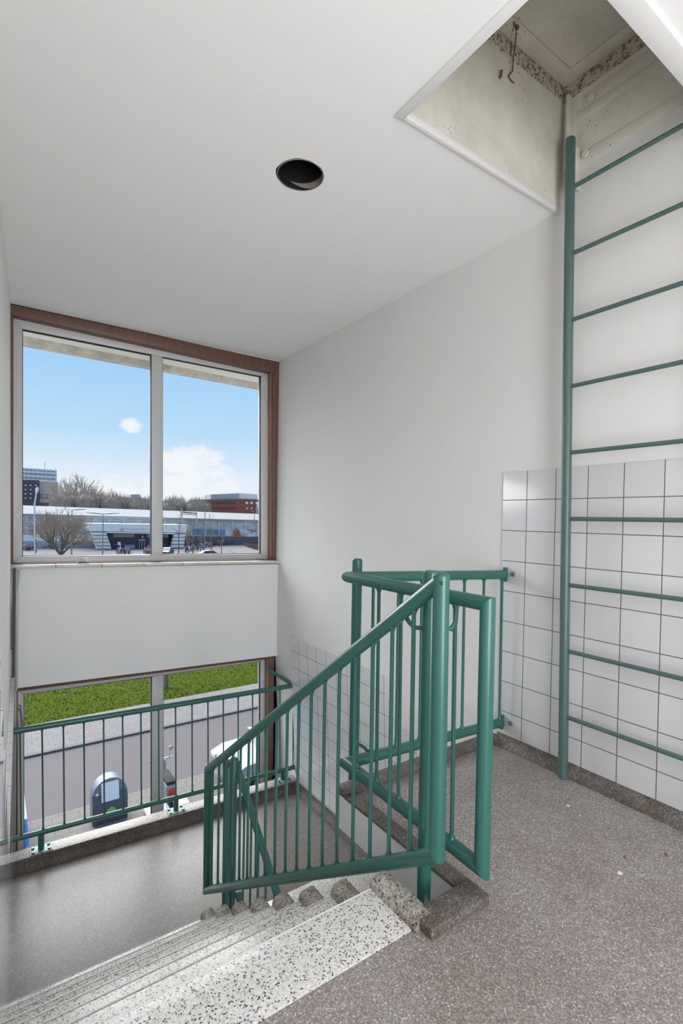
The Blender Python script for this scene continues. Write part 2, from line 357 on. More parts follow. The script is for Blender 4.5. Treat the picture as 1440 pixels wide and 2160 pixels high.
# roof hatch
ZT = 3.04
hatch = empty('roof_hatch', 'grimy white roof hatch shaft with closed lid above the ladder', 'roof hatch')
b = MB()
b.box((HX, HY1-.003, ZC-.001), (0, HY1+.02, ZT+.02)).box((HX, HY0-.02, ZC-.001), (0, HY0+.003, ZT+.02)).box((HX-.02, HY0, ZC-.001), (HX+.003, HY1, ZT+.02))
b.box((-.003, HY0+.004, ZC+.16), (.02, HY1-.004, ZT-.002))
b.build('shaft', M_SHAFT, hatch, smooth=False)
b = MB(); b.box((-.0075, HY0+.005, ZC+.36), (0.003, HY1-.005, ZC+.40), .001).box((-.0075, HY0+.005, ZC+.165), (.003, HY1-.005, ZC+.21), .001).box((-.006, HY0+.005, ZC+.401), (0.003, HY1-.1, ZT-.03), .001)
b.build('shaft_batten', M_SHAFT, hatch)
b = MB()
g_ = .012
b.box((HX-.01, HY1-.008, ZT-.001), (.01, HY1+.05, 3.125)).box((-.008, HY0, ZT-.0005), (.05, HY1-.0085, 3.125))
b.box((HX-.05, HY0, ZT-.0005), (HX+.008, HY1-.0085, 3.125)).box((HX-.01, HY0-.05, ZT-.001), (.01, HY0-.001, 3.125))
b.build('lid_frame', M_STAIN, hatch)
b = MB(); b.box((HX-.05, HY0-.05, 3.112), (.05, HY1+.05, 3.15)).box((HX, HY1-.075, 3.104), (-.009, HY1-.009, 3.113), .001).box((-.075, HY0, 3.1035), (-.009, HY1-.0755, 3.113), .001)
b.build('lid', M_LID, hatch)
b = MB(); b.box((HX-.1, HY0-.1, 3.15), (.16, HY1+.1, 3.2))
b.box((HX-.1, HY0-.1, ZT-.01), (HX, HY1+.1, 3.15)).box((0, HY0-.1, ZT-.01), (.16, HY1+.1, 3.15)).box((HX, HY1, ZT-.01), (0, HY1+.1, 3.15)).box((HX, HY0-.1, ZT-.01), (0, HY0, 3.15))
b.build('lid_curb', M_SHAFT, hatch, smooth=False)
# trim around the opening
b = MB(); tr_ = .011
b.box((HX+.005, HY1-.006, ZC-tr_), (-.001, HY1+.012, ZC+.02), .002).box((HX-.03, HY0+.006, ZC-tr_-.001), (HX+.004, HY1+.012, ZC+.02), .002)
b.box((HX-.03, HY0-.055, ZC-tr_-.002), (-.001, HY0+.005, ZC+.02), .002)
b.build('opening_trim', M_PLASTER, hatch)
b = MB(); b.box((-.045, -.332, 2.70), (-.008, -.318, 3.03), .002).box((-.012, -.345, 2.70), (-.001, -.318, 3.03), .001)
b.build('stay_bracket', M_SHAFT, hatch)
for (y_, z_) in ((-.42, 3.0-.03), (-.40, 2.74)): b = MB(); b.disc((-.014, y_, z_), .016, (-1, 0, 0), .006, 8); b.build('bolt', M_SHAFT, hatch)
hook = empty('hatch_hook', 'thin rusty hook rod hanging from the hatch lid', 'hook')
b = MB(); b.tube([(-.439, -.345, 3.102), (-.440, -.347, 3.085), (-.415, -.325, 3.06), (-.395, -.30, 3.02), (-.385, -.292, 2.985), (-.405, -.288, 2.955), (-.385, -.285, 2.948), (-.365, -.285, 2.95)], .0026, 6)
hook_rod = b.build('rod', M_RUST, hook)
b = MB(); b.tube([(-.439+.014*math.cos(t/8*math.tau), -.345, 3.098+.014*math.sin(t/8*math.tau)) for t in range(9)], .003, 6)
b.build('eye', M_RUST, hook)
b = MB(); b.tube([(-.455, HY1+.004, 2.925), (-.455, HY1-.012, 2.93), (-.462, HY1-.02, 2.945)], .005, 6)
b.build('keeper', M_RUST, hook)

# ------------------------------------------------------------------ floors, curbs
b = MB(); b.prism([(-2.4, -3.1), (.05, -3.1), (.05, .02), (-.965, .02), (-.965, -.65), (-2.4, -.65)], 'z', -.13, 0)
struct(b.build('floor', M_FLOOR, smooth=False), 'worn dark terrazzo floor of the upper landing', 'floor')
b = MB(); b.hexa([(-2.3, .9, ZL-.14), (.12, .9, ZL-.14), (.12, 2.25, ZL-.14), (-2.3, 2.35, ZL-.14), (-2.3, .9, ZL), (.12, .9, ZL), (.12, 2.25, ZL), (-2.3, 2.35, ZL)])
struct(b.build('floor', M_LAND, smooth=False), 'grey terrazzo floor of the lower landing by the window', 'floor')
b = MB(); b.box((-2.4, -3.1, -2.75), (.3, 2.6, -2.6))
struct(b.build('floor', M_LAND, smooth=False), 'terrazzo floor one storey down, at the foot of the lower flight', 'floor')
# white fascia of the landing slab
b = MB(); b.box((-.972, -.655, -.135), (-.955, .045, .012)).box((-.972, .02, -.135), (.06, .045, .012))
struct(b.build('trim_1', M_PLASTER, smooth=False), 'chipped white edge of the upper landing slab above the stairwell', 'trim')
# curbs of the upper landing
b = MB(); b.box((-.975, -.015, 0), (.0, .045, .032), .006).box((-.975, -.62, .0), (-.915, -.016, .014), .003)
b.box((-1.17, -.705, .0), (-.935, -.625, .032), .004)
struct(b.build('trim_2', M_CURB), 'low dark terrazzo curb along the edge of the upper landing', 'trim')
# coved skirting
def cove(x0, yA, yB, z0, h, d):
    k = MB(); n_ = 8; A = []; B = []
    prof = [(0, h)] + [(-d+d*math.cos(t/n_*math.pi/2)*1.0, h-h*math.sin(t/n_*math.pi/2)) for t in range(1, n_)] + [(-d, 0)]
    prof = [(-.006, h)] + [(-.006 - (d)*(1-math.cos(t/n_*math.pi/2)), h*(1-math.sin(t/n_*math.pi/2))) for t in range(1, n_+1)]
    for p in prof:
        A.append(k.bm.verts.new((x0(z0+p[1])+p[0], yA, z0+p[1]+.001))); B.append(k.bm.verts.new((x0(z0+p[1])+p[0], yB, z0+p[1]+.001)))
    for i in range(len(prof)-1): k.bm.faces.new((A[i], A[i+1], B[i+1], B[i]))
    return k
struct(cove(wx, -3.0, .0, 0, .052, .05).build('baseboard_right', M_CURB), 'coved dark terrazzo skirting under the wall tiles', 'skirting')
struct(cove(wx, .95, 2.2, ZL, .06, .06).build('baseboard_right', M_CURB), 'coved terrazzo skirting along the lower landing wall', 'skirting')
# curb below the window
b = MB(); ZK = -1.16
def cz(x, yA, yB): return (x, yA + (yB-yA)*(x+2.03)/2.09)
f0, f1, k0, k1 = (-2.06, 2.235), (.075, 2.13), (-2.06, 2.350), (.075, 2.247)
b.hexa([(*f0, ZL-.14), (*f1, ZL-.14), (*k1, ZL-.14), (*k0, ZL-.14), (*f0, ZK), (*f1, ZK), (*k1, ZK), (*k0, ZK)], .006)
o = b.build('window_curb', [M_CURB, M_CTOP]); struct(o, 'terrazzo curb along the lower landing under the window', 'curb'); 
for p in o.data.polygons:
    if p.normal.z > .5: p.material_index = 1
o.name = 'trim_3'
k = MB(); A = []; B = []
for t in range(9):
    a = t/8*math.pi/2; d, h = .045*(1-math.cos(a)), .05*(1-math.sin(a))
    A.append(k.bm.verts.new((-2.06, 2.234-d, ZL+h+.001))); B.append(k.bm.verts.new((.07, 2.129-d, ZL+h+.001)))
for i in range(8): k.bm.faces.new((A[i], A[i+1], B[i+1], B[i]))
struct(k.build('baseboard_front', M_CURB), 'coved dark foot of the curb under the window', 'skirting')

# ------------------------------------------------------------------ window wall
b = MB(); b.quad([(-2.16, .745), (.02, .70), (.02, -.141), (-2.16, -.083)], 2.46, 2.60)
struct(b.build('wall_front', M_PANEL, smooth=False), 'grey white spandrel panel between the upper and lower window', 'wall')
b = MB(); b.box((-2.4, 2.50, 2.545), (.3, 2.66, 2.75)).box((0.002, 2.50, -2.9), (.3, 2.66, 2.75)).box((-2.4, 2.50, -2.9), (-2.075, 2.66, 2.75)).box((-2.4, 2.5, -2.9), (.3, 2.66, -1.9))
struct(b.build('wall_front', M_PLASTER, smooth=False), 'outer wall around the tall stair window', 'wall')
def lerp(a, c, t): return (a[0]+(c[0]-a[0])*t, a[1]+(c[1]-a[1])*t)
def ringbars(b, O, I, y0, y1, bev=.002):          # four members between an outer and inner quad (TL, TR, BR, BL)
    for i in range(4):
        j = (i+1) % 4; b.quad([O[i], O[j], I[j], I[i]], y0, y1, bev)
def inset(Q, d): 
    c = (sum(p[0] for p in Q)/4, sum(p[1] for p in Q)/4)
    return [(p[0]+(d if p[0] < c[0] else -d), p[1]+(d if p[1] < c[1] else -d)) for p in Q]
def window(name, label, WO, WI, O, GL, GR, parts=True):
    wn = struct(empty(name), label, 'window')
    b = MB(); ringbars(b, WO, WI, 2.50, 2.60, .003); b.build('wooden_frame', M_WOOD2 if False else M_WOOD, wn)
    b = MB()
    mL = [(GL[1][0], GL[1][1]), (GR[0][0], GR[0][1]), (GR[3][0], GR[3][1]), (GL[2][0], GL[2][1])]
    topL, topR = lerp(O[0], O[1], .455), None
    ringbars(b, O, [GL[0], GR[1], GR[2], GL[3]], 2.575, 2.64, .004)
    b.quad(mL, 2.577, 2.64, .004)
    b.build('aluminium_frame', M_PVC, wn)
    for G in (GL, GR):
        b = MB(); ringbars(b, inset(G, -.003), inset(G, .0045), 2.588, 2.615, 0); b.build('gasket', M_GASKET, wn, smooth=False)
        b = MB(); b.quad(inset(G, .001), 2.600, 2.604); b.build('pane', M_GLASS, wn, smooth=False)
    return wn
window('window_1', 'upper stair window in a brown wooden frame, looking onto the station',
    [(-2.075, 2.56), (.02, 2.545), (.01, .70), (-2.075, .742)], [(-2.034, 2.478), (-.066, 2.436), (-.036, .738), (-2.023, .772)],
    [(-2.045, 2.486), (-.055, 2.445), (-.025, .722), (-2.035, .762)],
    [(-1.979, 2.419), (-1.102, 2.413), (-1.082, .799), (-1.968, .817)], [(-1.016, 2.416), (-.14, 2.409), (-.112, .789), (-.996, .803)])
w2 = window('window_2', 'lower stair window behind the green railing, looking down on the street',
    [(-2.10, -.09), (.04, -.146), (.06, -1.95), (-2.09, -1.95)], [(-1.99, -.122), (-.050, -.172), (-.028, -1.80), (-1.98, -1.80)],
    [(-1.995, -.13), (-.040, -.172), (-.010, -1.85), (-1.985, -1.85)],
    [(-1.953, -.173), (-1.067, -.192), (-1.048, -1.75), (-1.941, -1.75)], [(-.976, -.191), (-.1, -.205), (-.074, -1.75), (-.957, -1.75)])
# light-brown reveal strips on the right jambs
b = MB(); b.quad([(-.078, 2.44), (-.056, 2.44), (-.026, .735), (-.048, .735)], 2.515, 2.578, .002).quad([(-.062, -.175), (-.036, -.175), (-.010, -1.75), (-.038, -1.75)], 2.515, 2.578, .002)
struct(b.build('trim_4', M_WOOD2), 'lighter brown timber strip on the right jamb of the stair window', 'trim')
b = MB()
n_t = 7
sill = empty('window_sill', 'cream tiled window sill ledge on the spandrel panel', 'window sill')
for i in range(n_t):
    a, c = i/n_t, (i+1)/n_t - .0018
    xa, xb = -2.07+2.093*a, -2.07+2.093*c
    za, zb_ = .767-.036*a, .767-.036*c
    b = MB(); b.hexa([(xa, 2.425, za-.022), (xb, 2.425, zb_-.022), (xb, 2.51, zb_-.022), (xa, 2.51, za-.022), (xa, 2.425, za), (xb, 2.425, zb_), (xb, 2.51, zb_), (xa, 2.51, za)], .003)
    b.build('sill_tile', M_SILL, sill)
# corner casing on the left under the sill
cc = empty('corner_casing', 'dark grey tiled pipe casing in the left corner by the spandrel', 'casing')
b = MB(); b.box((-2.06, 2.415, .20), (-2.024, 2.459, .745), .002).box((-2.06, 2.415, -2.6), (-2.024, 2.459, .196), .002); b.build('tile_strip', M_GREYT, cc)
b = MB(); b.box((-2.024, 2.40, -2.6), (-2.012, 2.459, .742), .003); b.build('dark_strip', M_GASKET if False else mat('charcoal_joint', (.08, .08, .082), .6), cc)
b = MB(); b.box((-2.012, 2.405, -.09), (-1.995, 2.459, .745), .004).box((-2.012, 2.44, -2.6), (-2.0, 2.56, -.09), .003); b.build('corner_bead', M_BEAD, cc)
b = MB(); b.tube([(-2.055, 2.42, .775), (-2.01, 2.39, .752), (-1.992, 2.40, .73), (-2.002, 2.41, .60)], .006, 8); b.build('loose_bead_end', M_BEAD, cc)
# folded window stay on the left jamb of the lower window
st = empty('window_stay', 'small grey window stay on the left jamb of the lower window', 'window stay')
b = MB(); p0, p1 = at(43, 1487, 2.55), at(48.5, 1535, 2.55); b.tube([p0, p1], .006, 8); b.build('arm', M_STEEL, st)
b = MB(); q_ = at(41, 1494, 2.565); b.box(q_-Vector((.012, .01, .014)), q_+Vector((.012, .012, .014)), .002); b.build('pivot', M_STEEL, st)
# debris on the sill
scrap = empty('paper_scrap', 'crumpled white and grey paper scrap lying on the window sill', 'litter')
b = MB(); rnd = random.Random(3)
for i in range(10):
    c = at(178+rnd.uniform(-14, 10), 1189, 2.45); c.z = .764
    b.box(c-Vector((.018, .006, 0)), c+Vector((.016, .006, .006+rnd.random()*.006)), .001)
b.build('grey_scrap', mat('grey_paper', (.35, .35, .38), .8), scrap)
b = MB(); c = at(181, 1186, 2.47); c.z = .766
b.tube([c, c+Vector((.008, 0, .022)), c+Vector((-.01, 0, .03)), c+Vector((.016, 0, .034))], .007, 6); b.build('white_scrap', M_PLASTER, scrap)

# unseen rear wall behind the camera, its openings added to let light in
b = MB(); b.box((-2.4, -3.15, -2.9), (.3, -3.0, -2.3)).box((-2.4, -3.15, -.6), (.3, -3.0, .2)).box((-2.4, -3.15, 2.4), (.3, -3.0, 2.7)).box((-2.4, -3.15, -2.3), (-1.9, -3, 2.4)).box((-.1, -3.15, -2.3), (.3, -3, 2.4))
struct(b.build('wall_back', M_PLASTER, smooth=False), 'unseen rear wall of the stair hall with openings added for light', 'wall')

# ------------------------------------------------------------------ upper flight of stairs
R_, T_, Y0 = .155, .212, -.462
stair = empty('staircase', 'upper flight of light speckled terrazzo steps going down towards the window', 'stairs')
for k in range(8):
    ya = -.65 if k == 0 else Y0+(k-1)*T_-.02; yb = Y0+k*T_; z = -k*R_
    b = MB(); b.box((lx(ya)-.001, ya, z-R_-.05), (-1.125, yb, z+ (0 if k else .001)), .007, 3)
    s = b.build('step', M_STEP, stair)
    b = MB(); yl = ya if k else -.66
    # soiled upstand with rounded top along the well side
    prof = [(-1.190, z-.005), (-1.186, z+.014), (-1.178, z+.027), (-1.166, z+.033), (-1.136, z+.034), (-1.122, z+.029), (-1.115, z+.017), (-1.115, z-.10), (-1.115, z-R_-.06), (-1.17, z-R_-.06)]
    b.prism(prof, 'y', yl, yb+.004); b.build('step_upstand', M_LIP, s)
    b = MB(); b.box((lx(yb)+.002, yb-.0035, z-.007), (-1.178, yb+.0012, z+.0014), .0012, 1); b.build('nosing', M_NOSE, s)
b = MB(); b.prism([(-.65, -.13), (-.65, -.2), (Y0+7*T_-.02, ZL-.14), (Y0+7*T_-.02, ZL-.0), (Y0, -.17)], 'x', -2.3, -1.13)
b.build('stringer', M_PLASTER, stair, smooth=False)
# lower flight
low = empty('staircase', 'lower flight of terrazzo steps dropping away below the upper landing', 'stairs')
YL0 = .83
for k in range(9):
    z = ZL - k*R_; y0 = YL0-k*T_; 
    b = MB(); b.box((-.90, y0-.0, z-.045), (wx(z)-.007 if k else wx(z)-.007, (1.11 if k == 0 else y0+T_+.03), z+.0015 if k == 0 else z), .006, 2)
    b.build('step', M_STEP, low)
    b = MB(); b.box((-.88, y0+.03, z-R_), (wx(z)-.006, y0+.05, z-.04)); b.build('riser', M_PLASTER, low, smooth=False)
b = MB(); b.prism([(1.11, ZL-.15), (1.0, ZL-.05), (YL0+.05, ZL-.045), (YL0-8*T_, ZL-8*R_-.05), (YL0-8*T_, ZL-8*R_-.2)], 'x', -.93, -.88)
b.build('stringer', M_PLASTER, low, smooth=False)
for ch in low.children:
    pass

# ------------------------------------------------------------------ green balustrades
RT = .0225
# L-shaped balustrade round the edge of the upper landing
lb = empty('landing_balustrade', 'L-shaped green tube balustrade round the edge of the upper landing', 'balustrade')
nearT, nearB = Vector((-.96, -.694, .884)), Vector((-.96, -.694, .112))
corT, corB = Vector((-.965, -.012, .890)), Vector((-.965, -.012, .140))
walT, walB = Vector((-.03, -.035, .858)), Vector((-.03, -.035, .112))
b = MB(); b.tube([nearT, corT, walT], RT, 20, n0=(0, 1, 1)); b.build('top_rail', M_GREEN, lb)
b = MB(); b.tube([nearB, corB, walB], RT, 20, n0=(0, 1, -1)); b.build('bottom_rail', M_GREEN, lb)
b = MB(); b.tube([nearT, nearB], RT, 20, n0=(0, 1, 1), n1=(0, 1, -1)); b.build('end_post', M_GREEN, lb)
def baluster(p, q, parent, m=M_GREEN, r=.0068):
    b = MB(); d = (q-p).normalized(); b.tube([p, p+d*.004, p+d*.016, q-d*.016, q-d*.004, q], [r*1.9, r*1.55, r, r, r*1.55, r*1.9], 10); return b.build('baluster', m, parent)
for y in (-.083, -.205, -.328, -.452, -.577):
    t = (y-nearT.y)/(corT.y-nearT.y); baluster((nearT.lerp(corT, t))-Vector((0, -.006, .019)), nearB.lerp(corB, t)+Vector((0, 0, .019)), lb)
for x in (-.043, -.176, -.31, -.443, -.577, -.71, -.845):
    t = (x-corT.x)/(walT.x-corT.x); baluster(corT.lerp(walT, t)-Vector((0, 0, .019)), corB.lerp(walB, t)+Vector((.004, 0, .019)), lb)
for c in (walT, walB):
    b = MB(); b.disc(c+Vector((-.008, 0, 0)), .024, (1, 0, 0), .01, 14).box(c+Vector((.002, -.006, -.036)), c+Vector((.022, .012, .036)), .003); b.build('wall_bracket', M_GREEN, lb)
for z, y in ((.862, -.062), (.118, -.068)):
    cap = tag(MB().disc((-.006, y-.012, z), .012, (-1, 0, 0), .008, 12).build('screw_cap', M_STEEL), 'round steel screw cap on the tile beside the %s rail end' % ('top' if z > .5 else 'bottom'), 'screw cap')
    cap['group'] = 'screw caps beside the rail ends'
# posts in the well
def post(x, y, zt, zb, label, name='newel_post', r=.0215, lean=.0):
    o = empty(name, label, 'post'); b = MB(); b.tube([(x, y, zb), (x+lean, y, zt-.006), (x+lean, y, zt)], [r, r, r-.005], 24); b.build('pole', M_GREEN, o); return o
p1 = post(-1.03, -.53, .969, -1.4, 'tall green round post rising out of the stairwell, the nearest of the posts')
b = MB(); b.tube([(-1.075, -.452, .835), (-1.06, -.474, .800), (-1.055, -.492, .788), (-1.035, -.528, .790)], .0072, 10); b.build('bracket_rod', M_GREEN, p1)
b = MB(); b.tube([(-1.012, -.545, .80), (-.975, -.57, .79), (-.965, -.576, .81), (-.96, -.576, .865)], .0072, 10); b.build('bracket_rod', M_GREEN, p1)
p2 = post(-.865, .072, .955, -.12, 'green round post standing behind the far corner of the landing balustrade')
b = MB(); b.tube([(-.865, .06, .175), (-.85, .02, .165), (-.835, -.03, .13)], .007, 8); b.build('bracket_rod', M_GREEN, p2)
p3 = post(-1.028, 1.06, -.275, ZL, 'green round post at the foot of the upper flight, rust-darkened top', r=.0215)
b = MB(); b.tube([(-1.075, 1.085, -.41), (-1.065, 1.09, -.405), (-1.06, 1.09, -.38)], .006, 8); b.build('bracket_rod', M_GREEN, p3)
b = MB(); b.tube([(-1.028, 1.06, -.30), (-1.028, 1.06, -.272)], .0218, 24); b.build('worn_cap', M_RUST, p3)
p4 = post(-.985, 1.075, -.27, ZL, 'green round post beside the flat handrail of the lower flight')
# sloping balustrade of the upper flight
sb = empty('stair_balustrade', 'sloping green tube balustrade of the upper flight, in front of the window railing', 'balustrade')
aT, aB, cT, cB = Vector((-1.09, -.635, .952)), Vector((-1.09, -.640, .168)), Vector((-1.09, 1.203, -.364)), Vector((-1.09, 1.198, -1.078))
b = MB(); b.tube([aT, cT], RT, 20, n0=(0, 1, 0), n1=(0, .813, -1.58)); b.build('top_rail', M_GREEN, sb)
b = MB(); b.tube([aB, cB], RT, 20, n0=(0, .83, -1.56), n1=(0, .83, .44)); b.build('bottom_rail', M_GREEN, sb)
b = MB(); b.tube([aT+Vector((0, 0, .020)), aT+Vector((0, 0, .014)), aB], [RT-.004, RT+.001, RT+.001], 20, n1=(0, .83, -1.56)); b.build('end_post', M_GREEN, sb)
b = MB(); b.tube([cT, cB], RT, 20, n0=(0, .813, -1.58), n1=(0, .83, .44)); b.build('end_post', M_GREEN, sb)
for i in range(18):
    y = 1.125-.0972*i; t = (y-aT.y)/(cT.y-aT.y); tb = (y-aB.y)/(cB.y-aB.y)
    baluster(aT.lerp(cT, t)-Vector((0, -.003, .022)), aB.lerp(cB, tb)+Vector((0, 0, .022)), sb)
b = MB(); rnd = random.Random(5)
for i in range(6):
    b.disc((-1.09-.0232*math.cos(i*.5-.9), -.635-.0232*math.sin(i*.5+.7), .935+rnd.uniform(-.012, .018)), .0028, (-math.cos(i*.5-.9), -math.sin(i*.5+.7), 0), .0006, 7)
b.build('paint_chip', mat('chipped_black_steel', (.01, .01, .01), .8), sb)
# railing along the window curb
wr = empty('window_railing', 'green railing with thin balusters along the curb in front of the window', 'railing')
def ry(x): return 2.285-.04*(x+2.03)
TL_, TR_ = Vector((-2.10, 2.285, -.316)), Vector((.078, 2.20, -.348)); BL_, BR_ = Vector((-2.10, 2.285, -1.036)), Vector((.078, 2.20, -1.075))
b = MB(); b.tube([TL_, TR_], .0205, 18); b.build('top_rail', M_GREEN, wr)
b = MB(); b.tube([BL_, BR_], .0185, 18); b.build('bottom_rail', M_GREEN, wr)
for i in range(17):
    x = -1.985+.1262*i; t = (x-TL_.x)/(TR_.x-TL_.x); baluster(TL_.lerp(TR_, t)-Vector((0, 0, .018)), BL_.lerp(BR_, t)+Vector((.012, 0, .016)), wr, r=.0056)
for x in (-1.858, -.962, -.052):
    t = (x-BL_.x)/(BR_.x-BL_.x); p = BL_.lerp(BR_, t)
    b = MB(); b.tube([(x, p.y, ZK+.004), (x, p.y, p.z)], .019, 16); f = b.build('foot', M_GREEN, wr)
    b = MB(); b.box((x-.066, p.y-.045, ZK), (x+.066, p.y+.045, ZK+.006), .002); pl = b.build('base_plate', M_GREENP, f)
    for sx in (-.047, .047):
        for sy in (-.026, .028): b = MB(); b.disc((x+sx, p.y+sy, ZK+.006), .0105, (0, 0, 1), .009, 6); b.build('bolt', M_GREEN, f)
# flat strap running back from the rail end to the window jamb
b = MB(); a, c = at(563, 1410, 2.52), at(612, 1442, 2.205); d = Vector((0, 0, .018))
b.hexa([a-d+Vector((0, 0, 0)), c-d, c-d+Vector((.006, 0, 0)), a-d+Vector((.006, 0, 0)), a+d, c+d, c+d+Vector((.006, 0, 0)), a+d+Vector((.006, 0, 0))]); b.build('flat_strap', M_GREEN, wr)
# balustrade of the lower flight with flat handrail
lf = empty('stair_balustrade', 'green balustrade of the lower flight with a flat sloping handrail', 'balustrade')
h0, h1 = Vector((-.955, 1.115, -.318)), Vector((-.955, -.75, -1.86))
sl = (h1.z-h0.z)/(h1.y-h0.y)
b = MB(); d = (h1-h0).normalized(); up_ = Vector((1, 0, 0)).cross(d).normalized()*.006; sd_ = Vector((.0195, 0, 0))
b.hexa([h0-up_-sd_, h0-up_+sd_, h0+up_+sd_, h0+up_-sd_, h1-up_-sd_, h1-up_+sd_, h1+up_+sd_, h1+up_-sd_], .003); b.build('flat_handrail', M_GREEN, lf)
b = MB(); hz = h0+d*.012; b.box(hz-Vector((.0075, .012, .014)), hz+Vector((.0075, .014, .018)), .002); b.build('worn_end', M_RUST, lf)
m0 = Vector((-.955, 1.06, -1.06)); m1 = Vector((-.955, -.75, -2.42))
b = MB(); b.hexa([m0-up_-sd_, m0-up_+sd_, m0+up_+sd_, m0+up_-sd_, m1-up_-sd_, m1-up_+sd_, m1+up_+sd_, m1+up_-sd_], .003); b.build('bottom_strip', M_GREEN, lf)
for i in range(14):
    y = .985-.095*i; t = (y-h0.y)/(h1.y-h0.y); tb = (y-m0.y)/(m1.y-m0.y)
    b = MB(); b.tube([h0.lerp(h1, t), m0.lerp(m1, tb)], .0068, 8); b.build('baluster', M_GREEN, lf)
b = MB(); b.tube([(-1.02, .99, -.505), (-.955, .975, -.455)], .0045, 8); b.build('cross_pin', M_GREEN, lf)

# ------------------------------------------------------------------ ladder
ld = empty('wall_ladder', 'fixed grey-green steel ladder going up the tiled wall to the roof hatch', 'ladder')
def lad(y, dy, zt):
    b = MB(); b.tube([(-.065, y, .002), (-.065, y+dy, zt-.006), (-.065, y+dy, zt)], [.0205, .0205, .016], 22); return b.build('stile', M_GREENL, ld)
lad(-.398, .040, 2.81); lad(-.985, .04, 2.81)
for k in range(9):
    z = .272+.2895*k; dy = .04*z/2.81
    b = MB(); b.tube([(-.065, -.40+dy, z), (-.065, -.985+dy, z)], .0092, 12); b.build('rung', M_GREENL, ld)
b = MB(); b.box((-.07, -.372, 2.60), (-.001, -.360, 2.78), .002); b.build('wall_fixing', M_SHAFT, ld)

# ------------------------------------------------------------------ small litter on the floor
rnd = random.Random(11)
chipm = mat('white_paint_flake', (.8, .79, .76), .7); leafm = mat('dry_leaf', (.30, .13, .05), .8)
for u, v, r in ((1148, 1604, .004), (1198, 1700, .006), (1223, 1720, .003), (1293, 1686, .003), (1307, 1842, .008)):
    d = Fv + Rv*((u-CX)/FPX) + Uv*((CY-v)/FPX); p = CAM + d*(-CAM.z/d.z)
    b = MB(); b.tube([p, p+Vector((0, 0, .002))], r, 7); 
    tag(b.build('paint_flake', chipm), 'tiny white paint flake lying on the dark terrazzo floor', 'litter', 'white flakes on the floor')
for u, v in ((1318, 1810), (1405, 1805)):
    d = Fv + Rv*((u-CX)/FPX) + Uv*((CY-v)/FPX); p = CAM + d*(-CAM.z/d.z)
    b = MB(); b.tube([p+Vector((-.006, -.006, .002)), p+Vector((.003, 0, .005)), p+Vector((.008, .008, .002))], [.002, .004, .001], 6)
    tag(b.build('dry_leaf', leafm), 'crumbled brown leaf bit on the dark terrazzo floor', 'litter', 'brown leaf bits on the floor')

# ================================================================== OUTSIDE
ZG = -6.48
def ground(u, v, z=ZG): 
    d = Fv + Rv*((u-CX)/FPX) + Uv*((CY-v)/FPX); return CAM + d*((z-CAM.z)/d.z)
# eaves above the window
ev = empty('roof_eaves', 'weathered concrete roof eaves above the upper window outside', 'eaves')
b = MB(); b.hexa([(-2.6, 2.66, 2.63), (.9, 2.66, 2.60), (.9, 3.22, 2.513), (-2.6, 3.22, 2.572), (-2.6, 2.66, 2.8), (.9, 2.66, 2.8), (.9, 3.22, 2.8), (-2.6, 3.22, 2.8)]); b.build('soffit', M_EAVE, ev, smooth=False)
b = MB(); b.hexa([(-2.6, 3.22, 2.50), (.9, 3.22, 2.475), (.9, 3.30, 2.47), (-2.6, 3.30, 2.50), (-2.6, 3.22, 2.8), (.9, 3.22, 2.8), (.9, 3.30, 2.8), (-2.6, 3.30, 2.8)]); b.build('drip_edge', M_CONC, ev, smooth=False)

def flat(name, x0, x1, y0, y1, z, m, label, cat, kind='structure'):
    b = MB(); b.box((x0, y0, z-.12), (x1, y1, z)); o = b.build(name, m, smooth=False); tag(o, label, cat, None, kind); return o
def brickmat(name, c1, c2, mort, bw, bh, ms=.01, rot=0, off=.5):
    m = mat(name, c1, .85); v = coords(m, rot=(0, 0, rot)); n, l, bs = nodes(m); t = n.new('ShaderNodeTexBrick'); t.offset = off; l.new(v, t.inputs[0])
    t.inputs['Scale'].default_value = 1; t.inputs['Brick Width'].default_value = bw; t.inputs['Row Height'].default_value = bh; t.inputs['Mortar Size'].default_value = ms
    t.inputs['Color1'].default_value = (*c1, 1); t.inputs['Color2'].default_value = (*c2, 1); t.inputs['Mortar'].default_value = (*mort, 1)
    base(m, t.outputs['Color']); return m
M_ROAD = mat('herringbone_brick_road', (.34, .33, .35), .85); n, l, bs = nodes(M_ROAD)
g = n.new('ShaderNodeNewGeometry'); s = n.new('ShaderNodeSeparateXYZ'); l.new(g.outputs['Position'], s.inputs[0])
def mth(op, a, c=None):
    x = n.new('ShaderNodeMath'); x.operation = op
    for i, q in enumerate((a, c)):
        if q is None: continue
        if isinstance(q, (int, float)): x.inputs[i].default_value = q
        else: l.new(q, x.inputs[i])
    return x.outputs[0]
zig = mth('PINGPONG', s.outputs['X'], .11)
lin = mth('PINGPONG', mth('ADD', s.outputs['Y'], zig), .055)
edge = mth('LESS_THAN', lin, .009)
blot = noise(M_ROAD, coords(M_ROAD), .7, 4)
base(M_ROAD, mix(M_ROAD, edge, mix(M_ROAD, blot, (.122, .098, .098), (.155, .125, .124)), (.078, .060, .058)))
M_PAVE = brickmat('paving_slabs', (.19, .165, .16), (.21, .185, .175), (.12, .10, .095), .30, .30, .008)
M_PAVE2 = brickmat('near_paving_slabs', (.20, .175, .15), (.18, .16, .14), (.12, .10, .085), .30, .30, .008)
M_KERB = mat('kerb_stone', (.15, .13, .125), .85)
M_GRASS = mat('lawn_soil_green', (.10, .17, .02), .9, spec=0); _v = coords(M_GRASS)
base(M_GRASS, mix(M_GRASS, noise(M_GRASS, _v, 2.2, 6, .7), (.05, .075, .006), (.115, .13, .028)))
